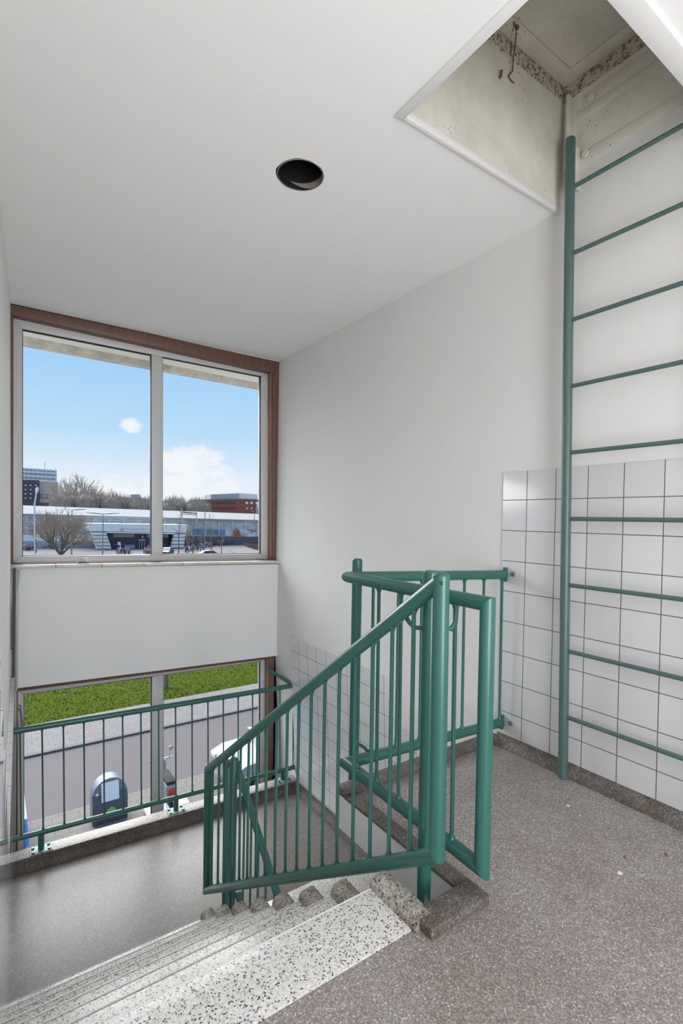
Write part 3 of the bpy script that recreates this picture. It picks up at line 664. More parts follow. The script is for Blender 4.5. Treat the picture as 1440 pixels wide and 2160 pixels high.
flat('near_pavement', -12, 25, 2.9, 12.75, ZG+.02, M_PAVE2, 'beige slab pavement right below the building', 'pavement')
flat('road', -30, 60, 12.75, 16.62, ZG, M_ROAD, 'pale herringbone brick road seen through the lower window', 'road')
flat('kerb', -30, 60, 16.60, 16.75, ZG+.062, M_KERB, 'dark kerb line between the road and the far pavement', 'kerb')
flat('far_pavement', -30, 60, 16.75, 19.25, ZG+.06, M_PAVE, 'light slab pavement between the kerb and the lawn', 'pavement')
flat('lawn_ground', -60, 120, 19.25, 80, ZG+.04, M_GRASS, 'green lawn ground beyond the pavement', 'lawn')
M_PLAZA = mat('plaza_paving', (.40, .37, .36), .85); _v = coords(M_PLAZA, (1, 1, 1)); base(M_PLAZA, mix(M_PLAZA, noise(M_PLAZA, _v, .25, 4), (.14, .12, .118), (.19, .165, .16)))
flat('plaza', -80, 160, 80, 400, ZG, M_PLAZA, 'pinkish grey station square in the distance', 'square')
# grass blades
b = MB(); rnd = random.Random(2)
gcol = [mat('grass_blade_green', (.085, .115, .020), .9, spec=0), mat('grass_blade_dark', (.045, .07, .006), .9, spec=0), mat('grass_blade_straw', (.17, .16, .035), .9, spec=0)]
bm = b.bm
for i in range(26000):
    y = 19.25+ (rnd.random()**1.3)*9; x = rnd.uniform(-2.5, 14.5); h = rnd.uniform(.03, .085); a = rnd.uniform(0, 6.28); wd = rnd.uniform(.008, .02)
    c = Vector((x, y, ZG+.03)); s_ = Vector((math.cos(a), math.sin(a), 0))*wd; t = Vector((rnd.uniform(-.06, .06), rnd.uniform(-.08, .04), h))
    f = bm.faces.new([bm.verts.new(c-s_), bm.verts.new(c+s_), bm.verts.new(c+t)])
    f.material_index = rnd.choices((0, 1, 2), (6, 4, 1.4))[0]
go = b.bm; me = bpy.data.meshes.new('lawn_grass'); go.to_mesh(me); go.free()
for x in gcol: me.materials.append(x)
gr = bpy.data.objects.new('lawn_grass', me); COL.objects.link(gr); tag(gr, 'short uneven grass of the lawn across the road', 'grass', None, 'stuff')

# ---- things on the near pavement
M_DGREY = mat('dark_grey_container_steel', (.085, .09, .10), .5); M_LGREY = mat('pale_blue_grey_lid', (.19, .20, .24), .45); M_WHITE = mat('white_lacquer', (.82, .82, .84), .35)
bn = empty('waste_container', 'arched grey underground waste container with green hexagon sticker on the near pavement', 'waste container')
bx, by = .28, 11.75; Wd, Dp, Hh = .40, .36, 1.16
b = MB(); prof = [(bx-Wd, ZG+.02), (bx+Wd, ZG+.02), (bx+Wd, ZG+.65)] + [(bx+Wd*math.cos(t/12*math.pi), ZG+.65+.42*math.sin(t/12*math.pi)) for t in range(1, 12)] + [(bx-Wd, ZG+.65)]
b.prism(prof, 'y', by+.02, by+Dp); b.build('body', M_LGREY, bn)
b = MB(); b.box((bx-Wd, by-.10, ZG+.02), (bx+Wd, by+.03, ZG+.50), .02).prism([(by-.10, ZG+.5), (by+.03, ZG+.5), (by+.03, ZG+.72)], 'x', bx-Wd, bx+Wd); b.build('front', M_DGREY, bn)
b = MB(); b.hexa([(bx-.2, by-.085, ZG+.55), (bx+.2, by-.085, ZG+.55), (bx+.2, by-.06, ZG+.55), (bx-.2, by-.06, ZG+.55), (bx-.2, by+.015, ZG+.98), (bx+.2, by+.015, ZG+.98), (bx+.2, by+.04, ZG+.98), (bx-.2, by+.04, ZG+.98)]); b.build('chute_flap', M_WHITE, bn)
b = MB(); hx_ = [(bx+.02+.11*math.cos(math.radians(30+60*i)), ZG+.28+.13*math.sin(math.radians(30+60*i))) for i in range(6)]; b.prism(hx_, 'y', by-.108, by-.099); b.build('hexagon_sticker', mat('green_sticker', (.22, .55, .12), .5), bn)
b = MB(); b.box((bx-.32, by+.005, ZG+.70), (bx-.26, by+.018, ZG+.76)); b.build('small_sticker', M_WHITE, bn)
# low white utility box
ub = empty('utility_cabinet', 'low white utility cabinet on the near pavement, cut by the window curb', 'cabinet')
pa, pb = at(289, 1700, 11.3), at(403, 1686, 11.3)
b = MB(); b.box((1.05, 11.15, ZG+.02), (2.05, 11.55, ZG+.10), .01); b.build('plinth', M_DGREY, ub)
b = MB(); b.box((1.02, 11.12, ZG+.10), (2.08, 11.58, ZG+.22), .02); b.build('lid', M_WHITE, ub)
# scooter parked
scm = empty('scooter', 'parked silver scooter with a red and white plate, right of the window mullion', 'scooter')
sx0, sy0 = 1.62, 11.9
M_TYRE = mat('rubber_tyre', (.02, .02, .02), .8); M_SILV = mat('silver_car_paint', (.30, .31, .33), .3, .2); M_RED = mat('red_plastic', (.6, .03, .03), .4); M_CGLASS = mat('dark_car_glass', (.05, .06, .075), .08)
def wheel(b, c, r, wd, axis=(1, 0, 0)):
    c = Vector(c); a = Vector(axis).normalized()*wd/2; b.tube([c-a, c-a*.7, c+a*.7, c+a], [r*.86, r, r, r*.86], 20)
for yy in (sy0-.55, sy0+.55): b = MB(); wheel(b, (sx0, yy, ZG+.24), .22, .10); b.build('wheel', M_TYRE, scm)
b = MB(); b.box((sx0-.14, sy0-.75, ZG+.35), (sx0+.14, sy0-.05, ZG+.78), .06).box((sx0-.12, sy0-.2, ZG+.22), (sx0+.12, sy0+.35, ZG+.32), .03).box((sx0-.16, sy0+.32, ZG+.25), (sx0+.16, sy0+.46, ZG+.95), .05); b.build('body', M_SILV, scm)
b = MB(); b.tube([(sx0-.32, sy0+.3, ZG+1.02), (sx0-.1, sy0+.38, ZG+.98), (sx0+.1, sy0+.38, ZG+.98), (sx0+.32, sy0+.3, ZG+1.02)], .02, 8).tube([(sx0+.22, sy0+.33, ZG+1.0), (sx0+.28, sy0+.36, ZG+1.2)], .012, 6).disc((sx0+.28, sy0+.36, ZG+1.24), .06, (0, -1, 0), .02, 12); b.build('handlebar', M_STEEL, scm)
b = MB(); b.box((sx0-.10, sy0-.80, ZG+.52), (sx0+.10, sy0-.76, ZG+.70), .005); b.build('plate', M_RED, scm)
b = MB(); b.box((sx0-.13, sy0-.72, ZG+.78), (sx0+.13, sy0-.0, ZG+.86), .04); b.build('saddle', M_TYRE, scm)

def car(name, label, loc, rz, paint, group=None):
    c = empty(name, label, 'car', group)
    L_, W_, H_ = 4.2, 1.74, 1.45
    side = [(-2.1, .35), (-2.08, .72), (-1.75, .86), (-1.15, .93), (-.55, 1.36), (.2, 1.45), (1.1, 1.42), (1.72, 1.02), (2.05, .95), (2.1, .4), (1.9, .25), (-1.9, .25)]
    b = MB(); bm = b.bm; rings = []
    for yy, inset_, zs in ((-.87, .0, .94), (-.80, .0, 1.0), (0, 0, 1.01), (.80, .0, 1.0), (.87, .0, .94)):
        rings.append([bm.verts.new((x*(.985 if abs(yy) > .82 else 1), yy*(1-.20*max(0, (z-.9)/.55)), z*(1 if z < .9 else zs))) for x, z in side])
    for A, B in zip(rings, rings[1:]):
        for i in range(len(side)): bm.faces.new((A[i], A[(i+1) % len(side)], B[(i+1) % len(side)], B[i]))
    bm.faces.new(rings[0]); bm.faces.new(rings[-1][::-1])
    b.build('body', paint, c)
    for s in (-1, 1):
        b = MB(); b.hexa([(-1.0, s*.872, .96), (1.5, s*.872, .98), (1.5, s*.84, .98), (-1.0, s*.84, .96), (-.5, s*.745, 1.33), (1.05, s*.745, 1.36), (1.05, s*.70, 1.36), (-.5, s*.70, 1.33)]); b.build('side_window', M_CGLASS, c)
    b = MB(); b.hexa([(-1.12, -.72, .96), (-1.12, .72, .96), (-1.06, .72, .94), (-1.06, -.72, .94), (-.58, -.62, 1.36), (-.58, .62, 1.36), (-.5, .62, 1.34), (-.5, -.62, 1.34)]); b.build('windscreen', M_CGLASS, c)
    for x in (-1.3, 1.3):
        for s in (-1, 1): b = MB(); wheel(b, (x, s*.80, .32), .32, .2, (0, 1, 0)); wv = b.build('wheel', M_TYRE, c); b = MB(); b.disc((x, s*.905, .32), .2, (0, s, 0), .01, 14); b.build('hubcap', M_SILV, wv)
    for s in (-1, 1): b = MB(); b.box((-2.12, s*.62-.16, .62), (-2.02, s*.62+.16, .76), .02); b.build('headlight', M_WHITE, c)
    for s in (-1, 1): b = MB(); b.box((-.85, s*.98-.1, .93), (-.68, s*.98+.1, 1.06), .03); b.build('wing_mirror', paint, c)
    c.location = loc; c.rotation_euler = (0, 0, rz); return c
# parked cars below the window
g1 = ground(500, 1700)
car('car', 'silver grey car parked right below the lower window, behind the railing', (5.25, 11.75, ZG), math.radians(0), M_SILV)
car('car', 'bright blue car corner at the left edge of the lower window', (-3.55, 11.9, ZG), math.radians(0), mat('blue_car_paint', (.05, .25, .75), .3))
M_WCAR = mat('white_car_paint', (.78, .78, .80), .3)
p = ground(562, 1152); car('car', 'white hatchback on the station square by the mural', (p.x+1.0, p.y, ZG), math.radians(8), M_WCAR)
p = ground(566, 1165); car('car', 'silver car in front of the white hatchback at the right window edge', (p.x+2.2, p.y, ZG), math.radians(8), M_SILV)
p = ground(447, 1170); car('car', 'pinkish red parked car at the bottom of the right pane', (p.x-4.0, p.y-8, ZG), math.radians(0), mat('dusty_red_car_paint', (.45, .16, .20), .4))
p = ground(340, 1170); car('car', 'dark grey car mostly hidden behind the window mullion', (p.x+.8, p.y-1, ZG), math.radians(60), mat('dark_grey_car_paint', (.09, .10, .12), .3))

# ---- bare trees
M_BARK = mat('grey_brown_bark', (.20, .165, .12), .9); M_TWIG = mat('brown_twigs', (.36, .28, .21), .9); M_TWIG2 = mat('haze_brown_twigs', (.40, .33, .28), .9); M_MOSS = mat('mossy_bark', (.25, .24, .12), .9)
def bare_tree(loc, H, spread, label, seed, trunk=.2, bark=M_BARK, twig=M_TWIG, stems=1, depth=5, group=None, first=.3, thick=.018, name='bare_tree'):
    r = random.Random(seed); t = empty(name, label, 'tree', group); bt, bw = MB(), MB()
    def seg(b, p, q, r0, r1):
        b.tube([p, q], [r0, r1], 5 if r0 > .05 else 3, caps=False)
    def grow(p, d, ln, rad, k):
        q = p+d*ln; seg(bt if k <= 1 else bw, p, q, rad, rad*.68)
        if k >= depth: return
        for i in range(r.choice((2, 3, 3)) if k else 4):
            a = r.uniform(0, math.tau); ang = r.uniform(.25, .62)*spread
            s_ = d.orthogonal().normalized(); s_ = Matrix.Rotation(a, 3, d) @ s_
            nd = (d*math.cos(ang)+s_*math.sin(ang)+Vector((0, 0, .12))).normalized()
            grow(p+d*ln*r.uniform(.55, 1.0), nd, ln*r.uniform(.62, .85), max(rad*.60, thick), k+1)
    for s in range(stems):
        a = s*math.tau/max(stems, 1)+r.uniform(-.4, .4); tilt = 0 if stems == 1 else r.uniform(.25, .75)*spread
        d = Vector((math.cos(a)*math.sin(tilt), math.sin(a)*math.sin(tilt), math.cos(tilt)))
        grow(Vector((0, 0, 0)), d, H*(first if stems == 1 else .24), trunk, 0)
    mz = max(v.co.z for v in bw.bm.verts)
    for q in (bt, bw):
        for v in q.bm.verts: v.co.z *= H/mz; v.co.x *= (H/mz)**.6; v.co.y *= (H/mz)**.6
    bt.build('trunk', bark, t); bw.build('branches', twig, t)
    t.location = loc; return t
def gp(u, v): p = ground(u, v); return Vector((p.x, p.y, ZG))
bare_tree(gp(128, 1171), 9.6, 1.2, 'wide multi-stemmed bare tree at the left of the station square', 4, .16, M_BARK, M_TWIG, stems=10, depth=5, thick=.013)
bare_tree(gp(76, 1166), 6.6, 1.05, 'small bare tree with a greenish trunk, left of the wide tree', 9, .14, M_MOSS, M_TWIG, depth=5, first=.42, thick=.012)
def slim_tree(loc, H, label, seed, trunk=.10, lean=.3):
    r = random.Random(seed); t = empty('bare_tree', label, 'tree'); bt, bw = MB(), MB()
    axis = [Vector((lean*q*q*H*.12+r.uniform(-.06, .06), r.uniform(-.06, .06), q*H)) for q in (0, .2, .4, .6, .8, .92)]
    bt.tube(axis, [trunk, trunk*.85, trunk*.65, trunk*.45, trunk*.26, trunk*.16], 6)
    def pt(q):
        k = min(4, int(q/.2)); return axis[k].lerp(axis[k+1], (q-.2*k)/(.2 if k < 4 else .12))
    for i in range(34):
        q = r.uniform(.30, .90); p = pt(min(q, .9)); a = r.uniform(0, math.tau); up = r.uniform(.7, 1.6); ln = H*r.uniform(.10, .26)*(1.25-q)
        d = Vector((math.cos(a), math.sin(a), up)).normalized(); e = p+d*ln; bw.tube([p, p.lerp(e, .5)-Vector((0, 0, ln*.04)), e], [.028, .018, .009], 3, caps=False)
        for j in range(4):
            f = p.lerp(e, r.uniform(.3, 1)); a2 = a+r.uniform(-.9, .9); d2 = Vector((math.cos(a2), math.sin(a2), r.uniform(.5, 1.8))).normalized()
            g2 = f+d2*ln*r.uniform(.25, .55); bw.tube([f, g2], [.013, .007], 3, caps=False)
    bt.build('trunk', M_BARK, t); bw.build('branches', M_TWIG, t); t.location = loc; return t
for i, (u, v, H, lb_) in enumerate(((376, 1169, 9.8, 'tall slim bare tree in front of the white striped pylon'), (407, 1170, 7.5, 'slim bare tree right behind the bicycle rack'), (423, 1170, 7.4, 'thin leaning bare tree by the lamp post'),
        (445, 1168, 8.6, 'slim bare tree in front of the teal mural'), (467, 1167, 4.6, 'low bushy bare tree nearest the curved road'), (396, 1171, 5.0, 'short bare sapling between two slim trees'))):
    slim_tree(gp(u, v), H, lb_, 20+i, .11, (-1)**i*.5)
# lone tree trunk on the lawn
p = ground(350, 1452); bare_tree((p.x, p.y, ZG), 4.6, .7, 'bare tree whose trunk stands on the lawn by the mullion', 31, .13, M_BARK, M_TWIG, depth=4, first=.4)
# horizon trees behind the railway
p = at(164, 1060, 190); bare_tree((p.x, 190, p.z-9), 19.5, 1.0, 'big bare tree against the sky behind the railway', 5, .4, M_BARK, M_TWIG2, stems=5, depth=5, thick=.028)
def brush(loc, w_, h_, seed, label, m=M_TWIG2):
    r = random.Random(seed); t = empty('bare_woodland_tree', label, 'tree', 'woodland trees behind the railway'); b = MB(); bm = b.bm
    for i in range(900):
        a = r.uniform(0, math.tau); q = math.sqrt(r.random()); x, y_ = w_/2*q*math.cos(a), w_/2*q*math.sin(a); top = h_*math.sqrt(max(0.02, 1-q*q*.8))
        z = r.uniform(0, top); c = Vector((x, y_, z)); d = Vector((r.uniform(-.45, .45), r.uniform(-.45, .45), 1)).normalized()*r.uniform(1.2, 2.8); s_ = d.orthogonal().normalized()*r.uniform(.05, .12); s_ = Matrix.Rotation(r.uniform(0, 6.28), 3, d.normalized()) @ s_
        bm.faces.new([bm.verts.new(c-s_), bm.verts.new(c+s_), bm.verts.new(c+d)])
    b.build('twigs', m, t, smooth=False)
    b = MB(); b.tube([(0, 0, -8), (0, 0, h_*.5)], [.35, .15], 6); b.build('trunk', M_BARK, t)
    b = MB(); bm = b.bm; bmesh.ops.create_icosphere(bm, subdivisions=3, radius=1)
    for v in bm.verts: v.co = Vector((v.co.x*w_*.46, v.co.y*w_*.46, h_*.42+v.co.z*h_*.44))*(1+r.uniform(-.05, .05))
    b.build('dense_twigs', M_DENSE, t); t.location = loc; return t
M_DENSE = mat('dense_brown_crown', (.20, .155, .12), .95); _v = coords(M_DENSE); base(M_DENSE, mix(M_DENSE, noise(M_DENSE, _v, .9, 6, .7), (.22, .17, .14), (.42, .34, .28)))
ORD = 'leftmost second third fourth fifth sixth seventh eighth ninth tenth eleventh twelfth thirteenth fourteenth fifteenth sixteenth seventeenth'.split()
for i, (u, vt) in enumerate(((129, 1040), (147, 1040), (164, 1041), (181, 1040), (199, 1041), (217, 1043), (235, 1047), (253, 1051), (271, 1054), (290, 1056), (310, 1058), (331, 1060), (351, 1061), (372, 1057), (392, 1056), (412, 1058), (432, 1060))):
    p = at(u, vt, 170); q = at(u, 1085, 170); h = p.z-q.z+1.0
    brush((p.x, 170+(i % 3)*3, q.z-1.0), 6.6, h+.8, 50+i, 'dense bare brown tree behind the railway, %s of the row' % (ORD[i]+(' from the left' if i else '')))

# ---- station hall / railway viaduct
YV = 128.5
M_BAND = mat('white_roof_band', (.72, .70, .68), .7); _v = coords(M_BAND); base(M_BAND, mix(M_BAND, noise(M_BAND, _v, .5, 5), (.36, .33, .32), (.42, .39, .38)))
M_LOUV = mat('louvred_glazing', (.4, .43, .48), .5); n, l, bs = nodes(M_LOUV)
g = n.new('ShaderNodeNewGeometry'); s = n.new('ShaderNodeSeparateXYZ'); l.new(g.outputs['Position'], s.inputs[0])
lz = mth('LESS_THAN', mth('PINGPONG', s.outputs['Z'], .24), .07)
vo = n.new('ShaderNodeTexVoronoi'); vo.inputs['Scale'].default_value = .55; l.new(coords(M_LOUV, (1, .2, 1.6)), vo.inputs[0])
base(M_LOUV, mix(M_LOUV, lz, ramp(M_LOUV, vo.outputs['Distance'], [(.0, (.44, .46, .50)), (.5, (.60, .60, .62)), (.9, (.78, .76, .76))]), (.30, .30, .34)))
M_FRAMEP = mat('pale_blue_steel_post', (.66, .70, .78), .5); M_WALLG = mat('blue_grey_cladding', (.42, .46, .54), .7); M_DKBASE = mat('brown_grey_base', (.17, .14, .13), .9)
hall = empty('railway_hall', 'long railway station hall with louvred glazing and white roof band', 'station hall')
def wall_quad(b, uL, uR, vTL, vTR, vBL, vBR, y0, dep):
    a, c, d, e = at(uL, vTL, y0), at(uR, vTR, y0), at(uR, vBR, y0), at(uL, vBL, y0)
    b.quad([(a.x, a.z), (c.x, c.z), (d.x, d.z), (e.x, e.z)], y0, y0+dep)
b = MB(); q0, q1, q2, q3 = at(20, 1082.5, YV), at(600, 1098.5, YV), at(600, 1086, YV+5), at(20, 1065, YV+5)
dn = Vector((0, 0, -.4)); b.hexa([q0+dn, q1+dn, q2+dn, q3+dn, q0, q1, q2, q3]); b.build('roof_band', M_BAND, hall, smooth=False)
b = MB(); wall_quad(b, 20, 600, 1082, 1098, 1127.5, 1132.5, YV+.6, 5); b.build('louvred_glazing', M_LOUV, hall, smooth=False)
b = MB(); wall_quad(b, 20, 230, 1127, 1130, 1144, 1144, YV+.2, 5); b.build('white_base', mat('white_cladding', (.93, .87, .83), .6), hall, smooth=False)
b = MB(); wall_quad(b, 20, 230, 1141, 1141, 1158, 1156, YV+.1, 5); b.build('grey_plinth', M_WALLG, hall, smooth=False)
b = MB(); wall_quad(b, 385, 600, 1131, 1132.5, 1156, 1145, YV+.5, 5); b.build('dark_base', M_DKBASE, hall, smooth=False)
for u in (57.5, 94, 129.5, 164.5, 198.5, 230, 260.5, 290.5, 320, 348, 405.5, 434.5, 462.5, 490.5, 517.5, 543.5, 570):
    t = (u-47)/503; tp = at(u, 1083+14*t, YV); bt_ = at(u, (1127.5+4*t) if (u < 150 or u > 395) else 1108, YV)
    b = MB(); b.box((tp.x-.10, YV+.2, bt_.z), (tp.x+.10, YV+.62, tp.z)); b.build('post', M_FRAMEP, hall, smooth=False)
b = MB(); wall_quad(b, 20, 600, 1083.5, 1099.5, 1085.2, 1101, YV+.1, .5); b.build('top_rail', M_FRAMEP, hall, smooth=False)
# colour patches of the mural on the louvres, a plain generic pattern
def mural(name, c): return mat(name, c, .7)
MU = {'yellow': mural('mural_yellow', (.62, .58, .15)), 'teal': mural('mural_teal', (.08, .28, .36)), 'blue': mural('mural_blue', (.20, .25, .45)), 'white': mural('mural_white', (.78, .80, .84)), 'red': mural('mural_red', (.70, .12, .06)),
      'orange': mural('mural_orange', (.72, .36, .12)), 'pink': mural('mural_pink', (.62, .22, .22))}
def patch(poly, c):
    for s_ in range(40):
        pass
    ys = [p[1] for p in poly]; lo, hi = min(ys), max(ys); v = math.floor(lo)
    b = MB(); k = 0; v = lo
    while v < hi-.3:                      # slatted strips like the louvres they are painted on
        v2 = min(v+2.3, hi); xs = []
        m_ = (v+v2)/2
        for i in range(len(poly)):
            (x0, y0), (x1, y1) = poly[i], poly[(i+1) % len(poly)]
            if (y0 <= m_) != (y1 <= m_): xs.append(x0+(x1-x0)*(m_-y0)/(y1-y0))
        if len(xs) >= 2: wall_quad(b, min(xs), max(xs), v+.35, v+.35, v2, v2, YV+.5, .1)
        v += 2.8
    b.build('mural_patch', MU[c], hall, smooth=False)
patch([(395, 1116), (406, 1116), (403, 1127), (394, 1127)], 'yellow'); patch([(407, 1115), (434, 1116), (434, 1129), (405, 1128)], 'teal')
patch([(435, 1116), (461, 1117), (461, 1129), (435, 1129)], 'teal'); patch([(463, 1117), (475, 1117), (475, 1130), (463, 1130)], 'blue')
patch([(476, 1118), (489, 1118), (489, 1130), (474, 1130)], 'white'); patch([(491, 1117), (499, 1114), (503, 1117), (508, 1130), (491, 1131)], 'red')
patch([(500, 1118), (505, 1119), (512, 1131), (496, 1131)], 'orange'); patch([(506, 1117), (522, 1116), (530, 1121), (516, 1127), (511, 1126)], 'white')
patch([(521, 1117), (543, 1116), (543, 1122), (530, 1121)], 'pink'); patch([(521, 1126), (551, 1124), (551, 1132), (520, 1132)], 'white'); patch([(544, 1117), (552, 1117), (552, 1121), (544, 1121)], 'white')

# ---- station entrance
YS = 118.0
M_CAN = mat('white_canopy_cladding', (.93, .90, .87), .6); M_NAVY = mat('dark_blue_glazing', (.035, .045, .075), .25); M_PGL = mat('pale_frosted_glazing', (.42, .46, .47), .4)
ent = empty('station_entrance', 'white station entrance with striped slanted side walls and dark glazing', 'station entrance')
def sq(b, pts, y0, dep): 
    ps = [at(u, v, y0) for u, v in pts]; b.prism([(p.x, p.z) for p in ps], 'y', y0, y0+dep)
b = MB(); sq(b, [(187, 1104), (395, 1107), (392, 1123.5), (223, 1120.3), (192.3, 1120.3)], YS, 8); b.build('canopy', M_CAN, ent, smooth=False)
def stripes(x0t, x1t, x0b, x1b, vt, vb, nm):
    n_ = 5; 
    for i in range(n_):
        a = i/n_; c = (i+.72)/n_; f = lambda t, p, q: p+(q-p)*t
        b = MB(); sq(b, [(f(a, x0t, x0b), f(a, vt, vb)), (f(a, x1t, x1b), f(a, vt, vb)), (f(c, x1t, x1b), f(c, vt, vb)), (f(c, x0t, x0b), f(c, vt, vb))], YS+.05, 1.2); b.build('white_stripe', M_CAN, ent, smooth=False)
    b = MB(); sq(b, [(x0t+.6, vt-1), (x1t-.4, vt-1), (x1b-.4, vb), (x0b+.6, vb)], YS+.3, 1.2); b.build('side_wall', mat('grey_stripe_cladding', (.34, .31, .31), .7), ent, smooth=False)
stripes(193, 223.5, 204.5, 235.5, 1123.2, 1159.5, 'l'); stripes(367, 391, 359, 386, 1127, 1164.5, 'r')
b = MB(); sq(b, [(224, 1122), (368, 1125), (361, 1160), (236, 1158)], YS+2.5, .3); b.build('dark_glazing', M_NAVY, ent, smooth=False)
b = MB(); sq(b, [(239, 1125.5), (283, 1126), (283, 1133), (239, 1133)], YS+2.3, .2); sq(b, [(310, 1127), (355, 1127.5), (355, 1133.5), (310, 1133.5)], YS+2.3, .2); b.build('frosted_band', M_PGL, ent, smooth=False)
b = MB(); sq(b, [(263, 1150), (284, 1150), (284, 1158), (263, 1158)], YS+2.3, .2); sq(b, [(310, 1150.5), (320, 1150.5), (320, 1158), (310, 1158)], YS+2.3, .2); b.build('frosted_panel', M_PGL, ent, smooth=False)
b = MB(); sq(b, [(241, 1148), (284, 1148), (284, 1150), (241, 1150)], YS+2.2, .1); sq(b, [(310, 1148), (360, 1149), (360, 1151), (310, 1150)], YS+2.2, .1); b.build('blue_line', mat('blue_light_strip', (.10, .12, .65), .4), ent, smooth=False)
b = MB(); sq(b, [(224, 1121.3), (369, 1124.5), (369, 1127), (225, 1124)], YS-.3, 3); b.build('awning', M_CAN, ent, smooth=False)
door = None
b = MB(); a, c = at(293.3, 1139.5, YS+2.1), at(304.3, 1158.3, YS+2.1)
b.box((a.x, YS+2.0, c.z), (a.x+.09, YS+2.15, a.z)).box((c.x-.09, YS+2.0, c.z), (c.x, YS+2.15, a.z)).box((a.x, YS+2.0, a.z-.12), (c.x, YS+2.15, a.z)).box(((a.x+c.x)/2-.05, YS+2.0, c.z), ((a.x+c.x)/2+.05, YS+2.15, a.z)).box((a.x-.3, YS+1.9, a.z+.05), (c.x+.3, YS+2.2, a.z+.16)); b.build('door_frame', M_WHITE, ent, smooth=False)
b = MB(); sq(b, [(298.2, 1130.2), (302.8, 1130.2), (302.8, 1134.8), (298.2, 1134.8)], YS+2.0, .1); b.build('square_sign', M_WHITE, ent, smooth=False)
b = MB(); sq(b, [(299.2, 1132.2), (301.6, 1131.8), (301.8, 1133.4), (299.4, 1133.6)], YS+1.95, .05); b.build('sign_mark', mat('sign_blue', (.05, .08, .4), .5), ent, smooth=False)
b = MB(); sq(b, [(248, 1143.5), (254.5, 1143.5), (254.5, 1149.5), (248, 1149.5)], YS-3, .1); p = at(253.5, 1150, YS-3); b.tube([(p.x, YS-3, p.z), (p.x, YS-3, ZG)], .12, 6)
tag(b.build('information_sign', M_WHITE), 'white information sign on a post before the station entrance', 'sign')
def text(s, name, m, parent, p, h, wdt):
    cu = bpy.data.curves.new(name, 'FONT'); cu.body = s; cu.size = 1; cu.extrude = .01; to = bpy.data.objects.new('tmp', cu); COL.objects.link(to)
    dg = bpy.context.evaluated_depsgraph_get(); me = bpy.data.meshes.new_from_object(to.evaluated_get(dg)); bpy.data.objects.remove(to)
    xs = [v.co.x for v in me.vertices]; ys_ = [v.co.y for v in me.vertices]; me.name = name
    sxx = wdt/(max(xs)-min(xs)); syy = h/(max(ys_)-min(ys_))
    for v in me.vertices: v.co = Vector(((v.co.x-min(xs))*sxx, v.co.z, (v.co.y-min(ys_))*syy))
    me.materials.clear(); me.materials.append(m); o = bpy.data.objects.new(name, me); COL.objects.link(o); o.parent = parent; o.location = p; return o
M_LET = mat('pale_grey_letters', (.50, .50, .54), .5)
a, c = at(264.5, 1119.6, YS-.1), at(345, 1121, YS-.1)
text('Amsterdam Lelylaan', 'station_name', M_LET, ent, (a.x, YS-.05, a.z), .62, c.x-a.x)
b = MB(); p = at(257.5, 1117.3, YS-.1); b.tube([(p.x+.36*math.cos(t/16*math.tau), YS-.1, p.z+.36*math.sin(t/16*math.tau)) for t in range(17)], .06, 6, caps=False); b.build('round_logo_ring', M_LET, ent)
b = MB(); b.box((p.x-.1, YS-.12, p.z-.1), (p.x+.1, YS-.02, p.z+.1)); b.build('round_logo_centre', mat('logo_blue', (.15, .18, .4), .5), ent, smooth=False)

# ---- lamp posts
def lamp(u, vbot, vtop, arms, label, dist=None, pale=False, head=1.0):
    g_ = gp(u, vbot) if dist is None else Vector((at(u, vbot, dist).x, dist, at(u, vbot, dist).z)); top = at(u, vtop, g_.y).z
    o = empty('street_lamp', label, 'street lamp'); m = M_FRAMEP if pale else mat('grey_lamp_steel', (.30, .29, .34), .5)
    b = MB(); b.tube([(g_.x, g_.y, g_.z), (g_.x, g_.y, top)], [.12, .07], 8); b.build('pole', m, o)
    for s in arms:
        b = MB(); b.tube([(g_.x, g_.y, top), (g_.x+s*head*.9, g_.y, top+.12), (g_.x+s*head*1.9, g_.y, top+.2)], [.06, .10, .05], 6); b.build('lamp_head', M_WHITE if pale else m, o)
    return o
lamp(216.5, 1171, 1084.5, (-1, 1), 'double-armed street lamp in front of the striped entrance wall', head=1.5)
lamp(151, 1172, 1076, (1,), 'street lamp rising through the wide bare tree', head=1.2)
lamp(431, 1170, 1075, (1,), 'street lamp with the small blue sign before the mural', head=.4)
lamp(536, 1100, 1080, (-1,), 'short lamp on top of the railway at the right window edge', dist=126, head=.6)
b = MB(); p0, p1_, p2_ = at(72.5, 1083, 100), at(73, 1063, 100), at(79, 1027, 100); 
o = empty('street_lamp', 'pale lamp with a large oval head in front of the dark tower', 'street lamp')
b.tube([at(73.5, 1172, 98), p0, p1_, p2_.lerp(p1_, .25)], [.10, .10, .14, .08], 8); b.build('pole', M_FRAMEP, o)
b = MB(); b.tube([p1_.lerp(p2_, .55), p1_.lerp(p2_, .75), p2_.lerp(p1_, .1), p2_], [.06, .26, .26, .06], 10); b.build('lamp_head', M_WHITE, o)
# overhead line gantry
b = MB(); y_ = 124; p, q = at(383.5, 1080, y_), at(414.5, 1083, y_)
gt = empty('overhead_line_gantry', 'dark lattice gantry of the railway above the slim trees', 'gantry')
b.tube([p, q], .14, 6).tube([p+Vector((0, 0, -.5)), q+Vector((0, 0, -.5))], .06, 4)
for i in range(9): 
    a = p.lerp(q, i/8); c = p.lerp(q, min(1, (i+.5)/8))-Vector((0, 0, .5)); b.tube([a, c], .05, 4)
b.build('beam', mat('dark_steel', (.06, .06, .09), .6), gt)
for e in (p, q): b = MB(); b.tube([(e.x, y_, e.z+.8), (e.x, y_, e.z-2.2)], .12, 6); b.build('mast', M_STEEL, gt)
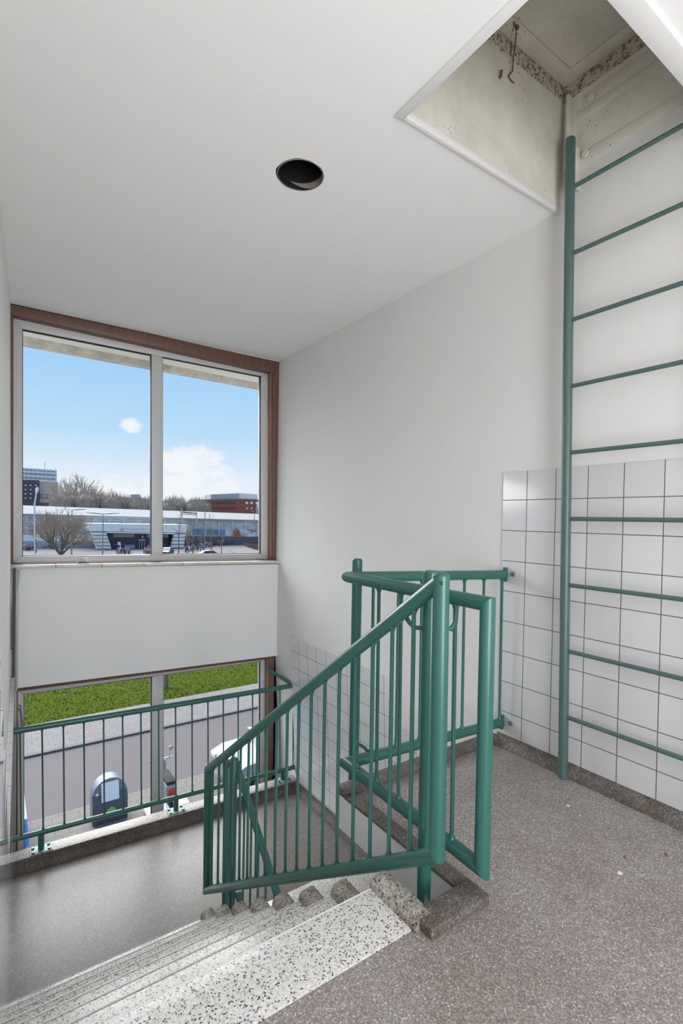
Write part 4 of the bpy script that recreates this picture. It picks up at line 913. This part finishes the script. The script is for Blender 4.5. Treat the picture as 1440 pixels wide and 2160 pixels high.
# blue traffic signs
for u, v, r in ((431, 1153.5, .30), (514.5, 1146, .38)):
    p = at(u, v, gp(u, 1168).y if u < 500 else gp(u, 1150).y); b = MB(); b.disc(p+Vector((0, -.2, 0)), r, (0, -1, 0), .04, 16); b.tube([(p.x, p.y-.15, p.z), (p.x, p.y-.15, ZG)], .04, 6)
    tag(b.build('traffic_sign', mat('blue_sign', (.03, .12, .62), .4)), 'round blue traffic sign ' + ('on the lamp post between slim trees' if u < 500 else 'at the bend by the parked bicycles'), 'traffic sign')

# ---- buildings
def building(name, label, y, faces, group=None):
    o = empty(name, label, 'building', group)
    for part, m, pts, dep, yo in faces:
        b = MB(); ps = [at(u, v, y+yo) for u, v in pts]; b.prism([(p.x, ZG if (part == 'body' and v >= 1074) else p.z) for p, (u, v) in zip(ps, pts)], 'y', y+yo, y+yo+dep); b.build(part, m, o, smooth=False)
    return o
M_TOW = mat('pale_tower_concrete', (.76, .76, .78), .8); M_TWIN = mat('tower_window_band', (.30, .35, .44), .3); M_DKB = mat('dark_brick_tower', (.075, .065, .09), .8)
M_TAN = mat('tan_brick', (.62, .49, .41), .85); M_BWIN = mat('grey_window_glass', (.22, .24, .28), .25)
fc = [('body', M_TOW, [(30, 985.5), (119.5, 991.5), (119.5, 1075), (30, 1075)], 12, 0)]
for k in range(4): 
    fc.append(('window_band', M_TWIN, [(30, 988+8.4*k-1), (119, 993.5+8.4*k), (119, 997+8.4*k), (30, 992.5+8.4*k-1)], .3, -.3))
    fc.append(('balcony', mat('balcony_front', (.70, .73, .78), .7), [(30, 992+8.4*k), (120, 997+8.4*k), (120, 1000+8.4*k), (30, 995.5+8.4*k)], 1.0, -1.0))
for k in range(8): fc.append(('pier', M_TOW, [(51+k*9.2, 988), (52.2+k*9.2, 988), (52.2+k*9.2, 1018), (51+k*9.2, 1018)], .2, -.5))
o = building('apartment_tower', 'pale high-rise with long balconies at the far left', 260, fc)
p = at(95.3, 991, 260); b = MB(); b.tube([(p.x, 262, p.z-1), (p.x, 262, p.z+3.6)], .15, 5); b.build('antenna', M_STEEL, o)
fc = [('body', M_DKB, [(20, 1010.5), (83.5, 1013), (83.5, 1075), (20, 1075)], 10, 0)]
for i in range(4):
    for j in range(3): fc.append(('window', M_WHITE, [(52.6+10.8*j, 1022.5+9*i), (55.4+10.8*j, 1022.5+9*i), (55.4+10.8*j, 1025+9*i), (52.6+10.8*j, 1025+9*i)], .2, -.15))
building('dark_brick_tower', 'dark brick block with small square windows at the far left', 200, fc)
fc = [('body', M_TAN, [(83.5, 1015.8), (123, 1017), (122, 1075), (83.5, 1075)], 10, 0), ('window_band', M_NAVY, [(84, 1042.5), (121.5, 1044), (121.5, 1051.8), (84, 1051.2)], .2, -.15), ('lower_band', M_DKBASE, [(84, 1060), (121.5, 1061), (121.5, 1068), (84, 1068)], .2, -.15)]
for x0 in (85, 89.5, 99.5, 109.5): fc.append(('pane', M_PGL, [(x0, 1043.6), (x0+(3.6 if x0 < 88 else 8.5), 1043.8), (x0+(3.6 if x0 < 88 else 8.5), 1050.6), (x0, 1050.3)], .1, -.25))
building('tan_office_block', 'tan brick office block with one strip window beside the dark tower', 202, fc)
M_BRK = mat('red_brown_brick', (.20, .07, .06), .85); _v = coords(M_BRK); base(M_BRK, mix(M_BRK, noise(M_BRK, _v, .4, 4), (.24, .075, .06), (.36, .12, .085)))
fc = [('body', M_BRK, [(420, 1053.8), (515, 1052.3), (600, 1056), (600, 1090), (420, 1090)], 14, 0)]
for row, v in enumerate((1058, 1069.5)):
    for k in range(20): fc.append(('window', M_NAVY, [(424+3.7*k, v+.2), (425.6+3.7*k, v+.2), (425.6+3.7*k, v+5.2), (424+3.7*k, v+5.2)], .2, -.15))
    for k, u in enumerate((518, 528, 539)): fc.append(('window', M_WHITE if row == 0 else M_PGL, [(u, v+.4), (u+5, v+.4), (u+5, v+5.2), (u, v+5.2)], .2, -.15))
building('red_brick_office', 'long red-brown brick office building behind the railway', 215, fc)
M_RIB = mat('ribbed_grey_metal', (.42, .45, .52), .5)
fc = [('body', M_RIB, [(444, 1043), (504, 1040.3), (504, 1053.5), (444, 1054)], 8, 0), ('white_side', M_WHITE, [(504, 1040), (543, 1042.5), (543, 1053), (504, 1053.5)], 8, .5)]
for k in range(16): fc.append(('rib', M_PGL, [(446+3.6*k, 1043.5), (447.2+3.6*k, 1043.4), (447.2+3.6*k, 1053.5), (446+3.6*k, 1053.5)], .1, -.1))
building('rooftop_plant_room', 'ribbed grey and white plant room on top of the brick office', 217, fc)
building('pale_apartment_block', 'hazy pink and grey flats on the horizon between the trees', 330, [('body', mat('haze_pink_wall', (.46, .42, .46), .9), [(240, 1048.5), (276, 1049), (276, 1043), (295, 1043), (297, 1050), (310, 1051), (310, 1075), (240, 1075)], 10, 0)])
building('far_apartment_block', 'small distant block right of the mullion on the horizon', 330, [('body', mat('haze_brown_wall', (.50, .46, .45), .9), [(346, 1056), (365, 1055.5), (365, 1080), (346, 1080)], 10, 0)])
fc = [('panel', M_WHITE, [(542.5, 1059.5), (552, 1059.5), (552, 1070), (542.5, 1070)], .3, 0), ('green_board', mat('green_board', (.25, .36, .22), .8), [(541, 1071), (552, 1071), (552, 1083), (541, 1083)], .3, 0), ('blue_mark', mat('blue_mark', (.04, .06, .4), .5), [(545, 1062), (547.2, 1062), (546.6, 1068.5), (545, 1068.5)], .1, -.1)]
p = at(547, 1083, 160); fc.append(('post', M_STEEL, [(546, 1083), (548, 1083), (548, 1075), (546, 1075)], .2, 0))
o = building('billboard', 'white board with a blue mark above a green panel at the right window edge', 160, fc); o['category'] = 'billboard'
b = MB(); b.tube([(p.x, 160.3, ZG), (p.x, 160.3, p.z+.3)], .15, 6); b.build('mast', M_STEEL, o)

# ---- bicycles
def bike_mesh(name, fm):
    b = MB()
    for x in (-.52, .52): b.tube([(x+.33*math.cos(t/12*math.tau), 0, .34+.33*math.sin(t/12*math.tau)) for t in range(13)], .035, 4, caps=False)
    nf = len(b.bm.faces)
    for q in ([(-.52, 0, .34), (-.15, 0, .32), (-.28, 0, .88)], [(-.15, 0, .32), (.36, 0, .84), (-.25, 0, .76)], [(.52, 0, .34), (.36, 0, .84), (.32, 0, 1.05)], [(.30, -.28, 1.02), (.32, 0, 1.06), (.30, .28, 1.02)], [(-.52, 0, .34), (-.27, 0, .72)], [(-.70, 0, .70), (-.32, 0, .70)]): b.tube(q, .03, 4)
    b.tube([(-.42, 0, .92), (-.16, 0, .93)], .06, 5); b.bm.faces.ensure_lookup_table()
    for i, f in enumerate(b.bm.faces): f.material_index = 0 if i < nf else 1
    o = b.build('bicycle', [M_TYRE, fm]); return o
fms = [mat('bicycle_frame_silver', (.55, .57, .62), .4), mat('bicycle_frame_black', (.04, .04, .05), .4), mat('bicycle_frame_blue', (.08, .14, .40), .4), mat('bicycle_frame_red', (.42, .06, .08), .4)]
protos = [bike_mesh('bicycle', f) for f in fms]; used = [False]*4; cn = ('silver', 'black', 'blue', 'red'); rnd = random.Random(8)
def place_bike(u, v, where, group):
    k = rnd.randrange(4)
    if used[k]: o = protos[k].copy(); COL.objects.link(o)
    else: o = protos[k]; used[k] = True
    p = gp(u, v); o.location = p; o.rotation_euler = (0, 0, rnd.uniform(.9, 2.2)); o.scale = (1.1, 1.1, 1.1)
    tag(o, '%s bicycle parked %s' % (cn[k], where), 'bicycle', cn[k]+' '+group)
for i in range(46): place_bike(392+i*2.35+rnd.uniform(-1, 1), 1163-(i*.42)+rnd.uniform(-3.0, 3.2), 'in the long row before the mural', 'bicycles before the mural')
for i in range(12): place_bike(49+i*2.3+rnd.uniform(-1, 1), 1160+rnd.uniform(-2, 3), 'at the far left below the hall', 'bicycles at the far left')
for i in range(6): place_bike(94+i*5.5, 1158+rnd.uniform(-2, 2), 'around the wide bare tree', 'bicycles by the wide tree')
for i in range(9): place_bike(248+i*3.0, 1168+rnd.uniform(-1.5, 1.5), 'low rack before the entrance', 'bicycles in the low rack')
for i in range(10): place_bike(305+i*1.8, 1167+rnd.uniform(-3, 3), 'right of the entrance door', 'bicycles right of the door')
for i in range(8): place_bike(244+i*2.3, 1156+rnd.uniform(-.6, .6), 'against the entrance glazing', 'bicycles against the glazing')
# curved road edge and hedge at the right
b = MB(); pts = [ground(u, v)+Vector((0, 0, .06)) for u, v in ((484, 1160), (488, 1164), (497, 1168), (510, 1171), (530, 1174))]; b.tube(pts, .12, 6)
struct(b.build('trim_5', M_KERB), 'dark curved kerb of the road on the station square', 'kerb')
hd = MB(); a, c = ground(521, 1153.5), ground(556, 1163)
rnd = random.Random(4); bm = hd.bm
for i in range(1500):
    t = rnd.random(); p = a.lerp(c, t)+Vector((rnd.uniform(-.6, .6), rnd.uniform(-.6, .6), rnd.uniform(0, .8))); d = Vector((rnd.uniform(-.2, .2), rnd.uniform(-.2, .2), .3)); s_ = Vector((.05, .02, 0))
    bm.faces.new([bm.verts.new(p-s_), bm.verts.new(p+s_), bm.verts.new(p+d)])
tag(hd.build('clipped_hedge', mat('brown_beech_hedge', (.26, .17, .14), .9), smooth=False), 'low brown hedge at the bend of the square road', 'hedge')
for o in bpy.data.objects:
    if o.type == 'MESH' and o.parent is None and 'label' not in o and 'kind' not in o: print('UNTAGGED', o.name)
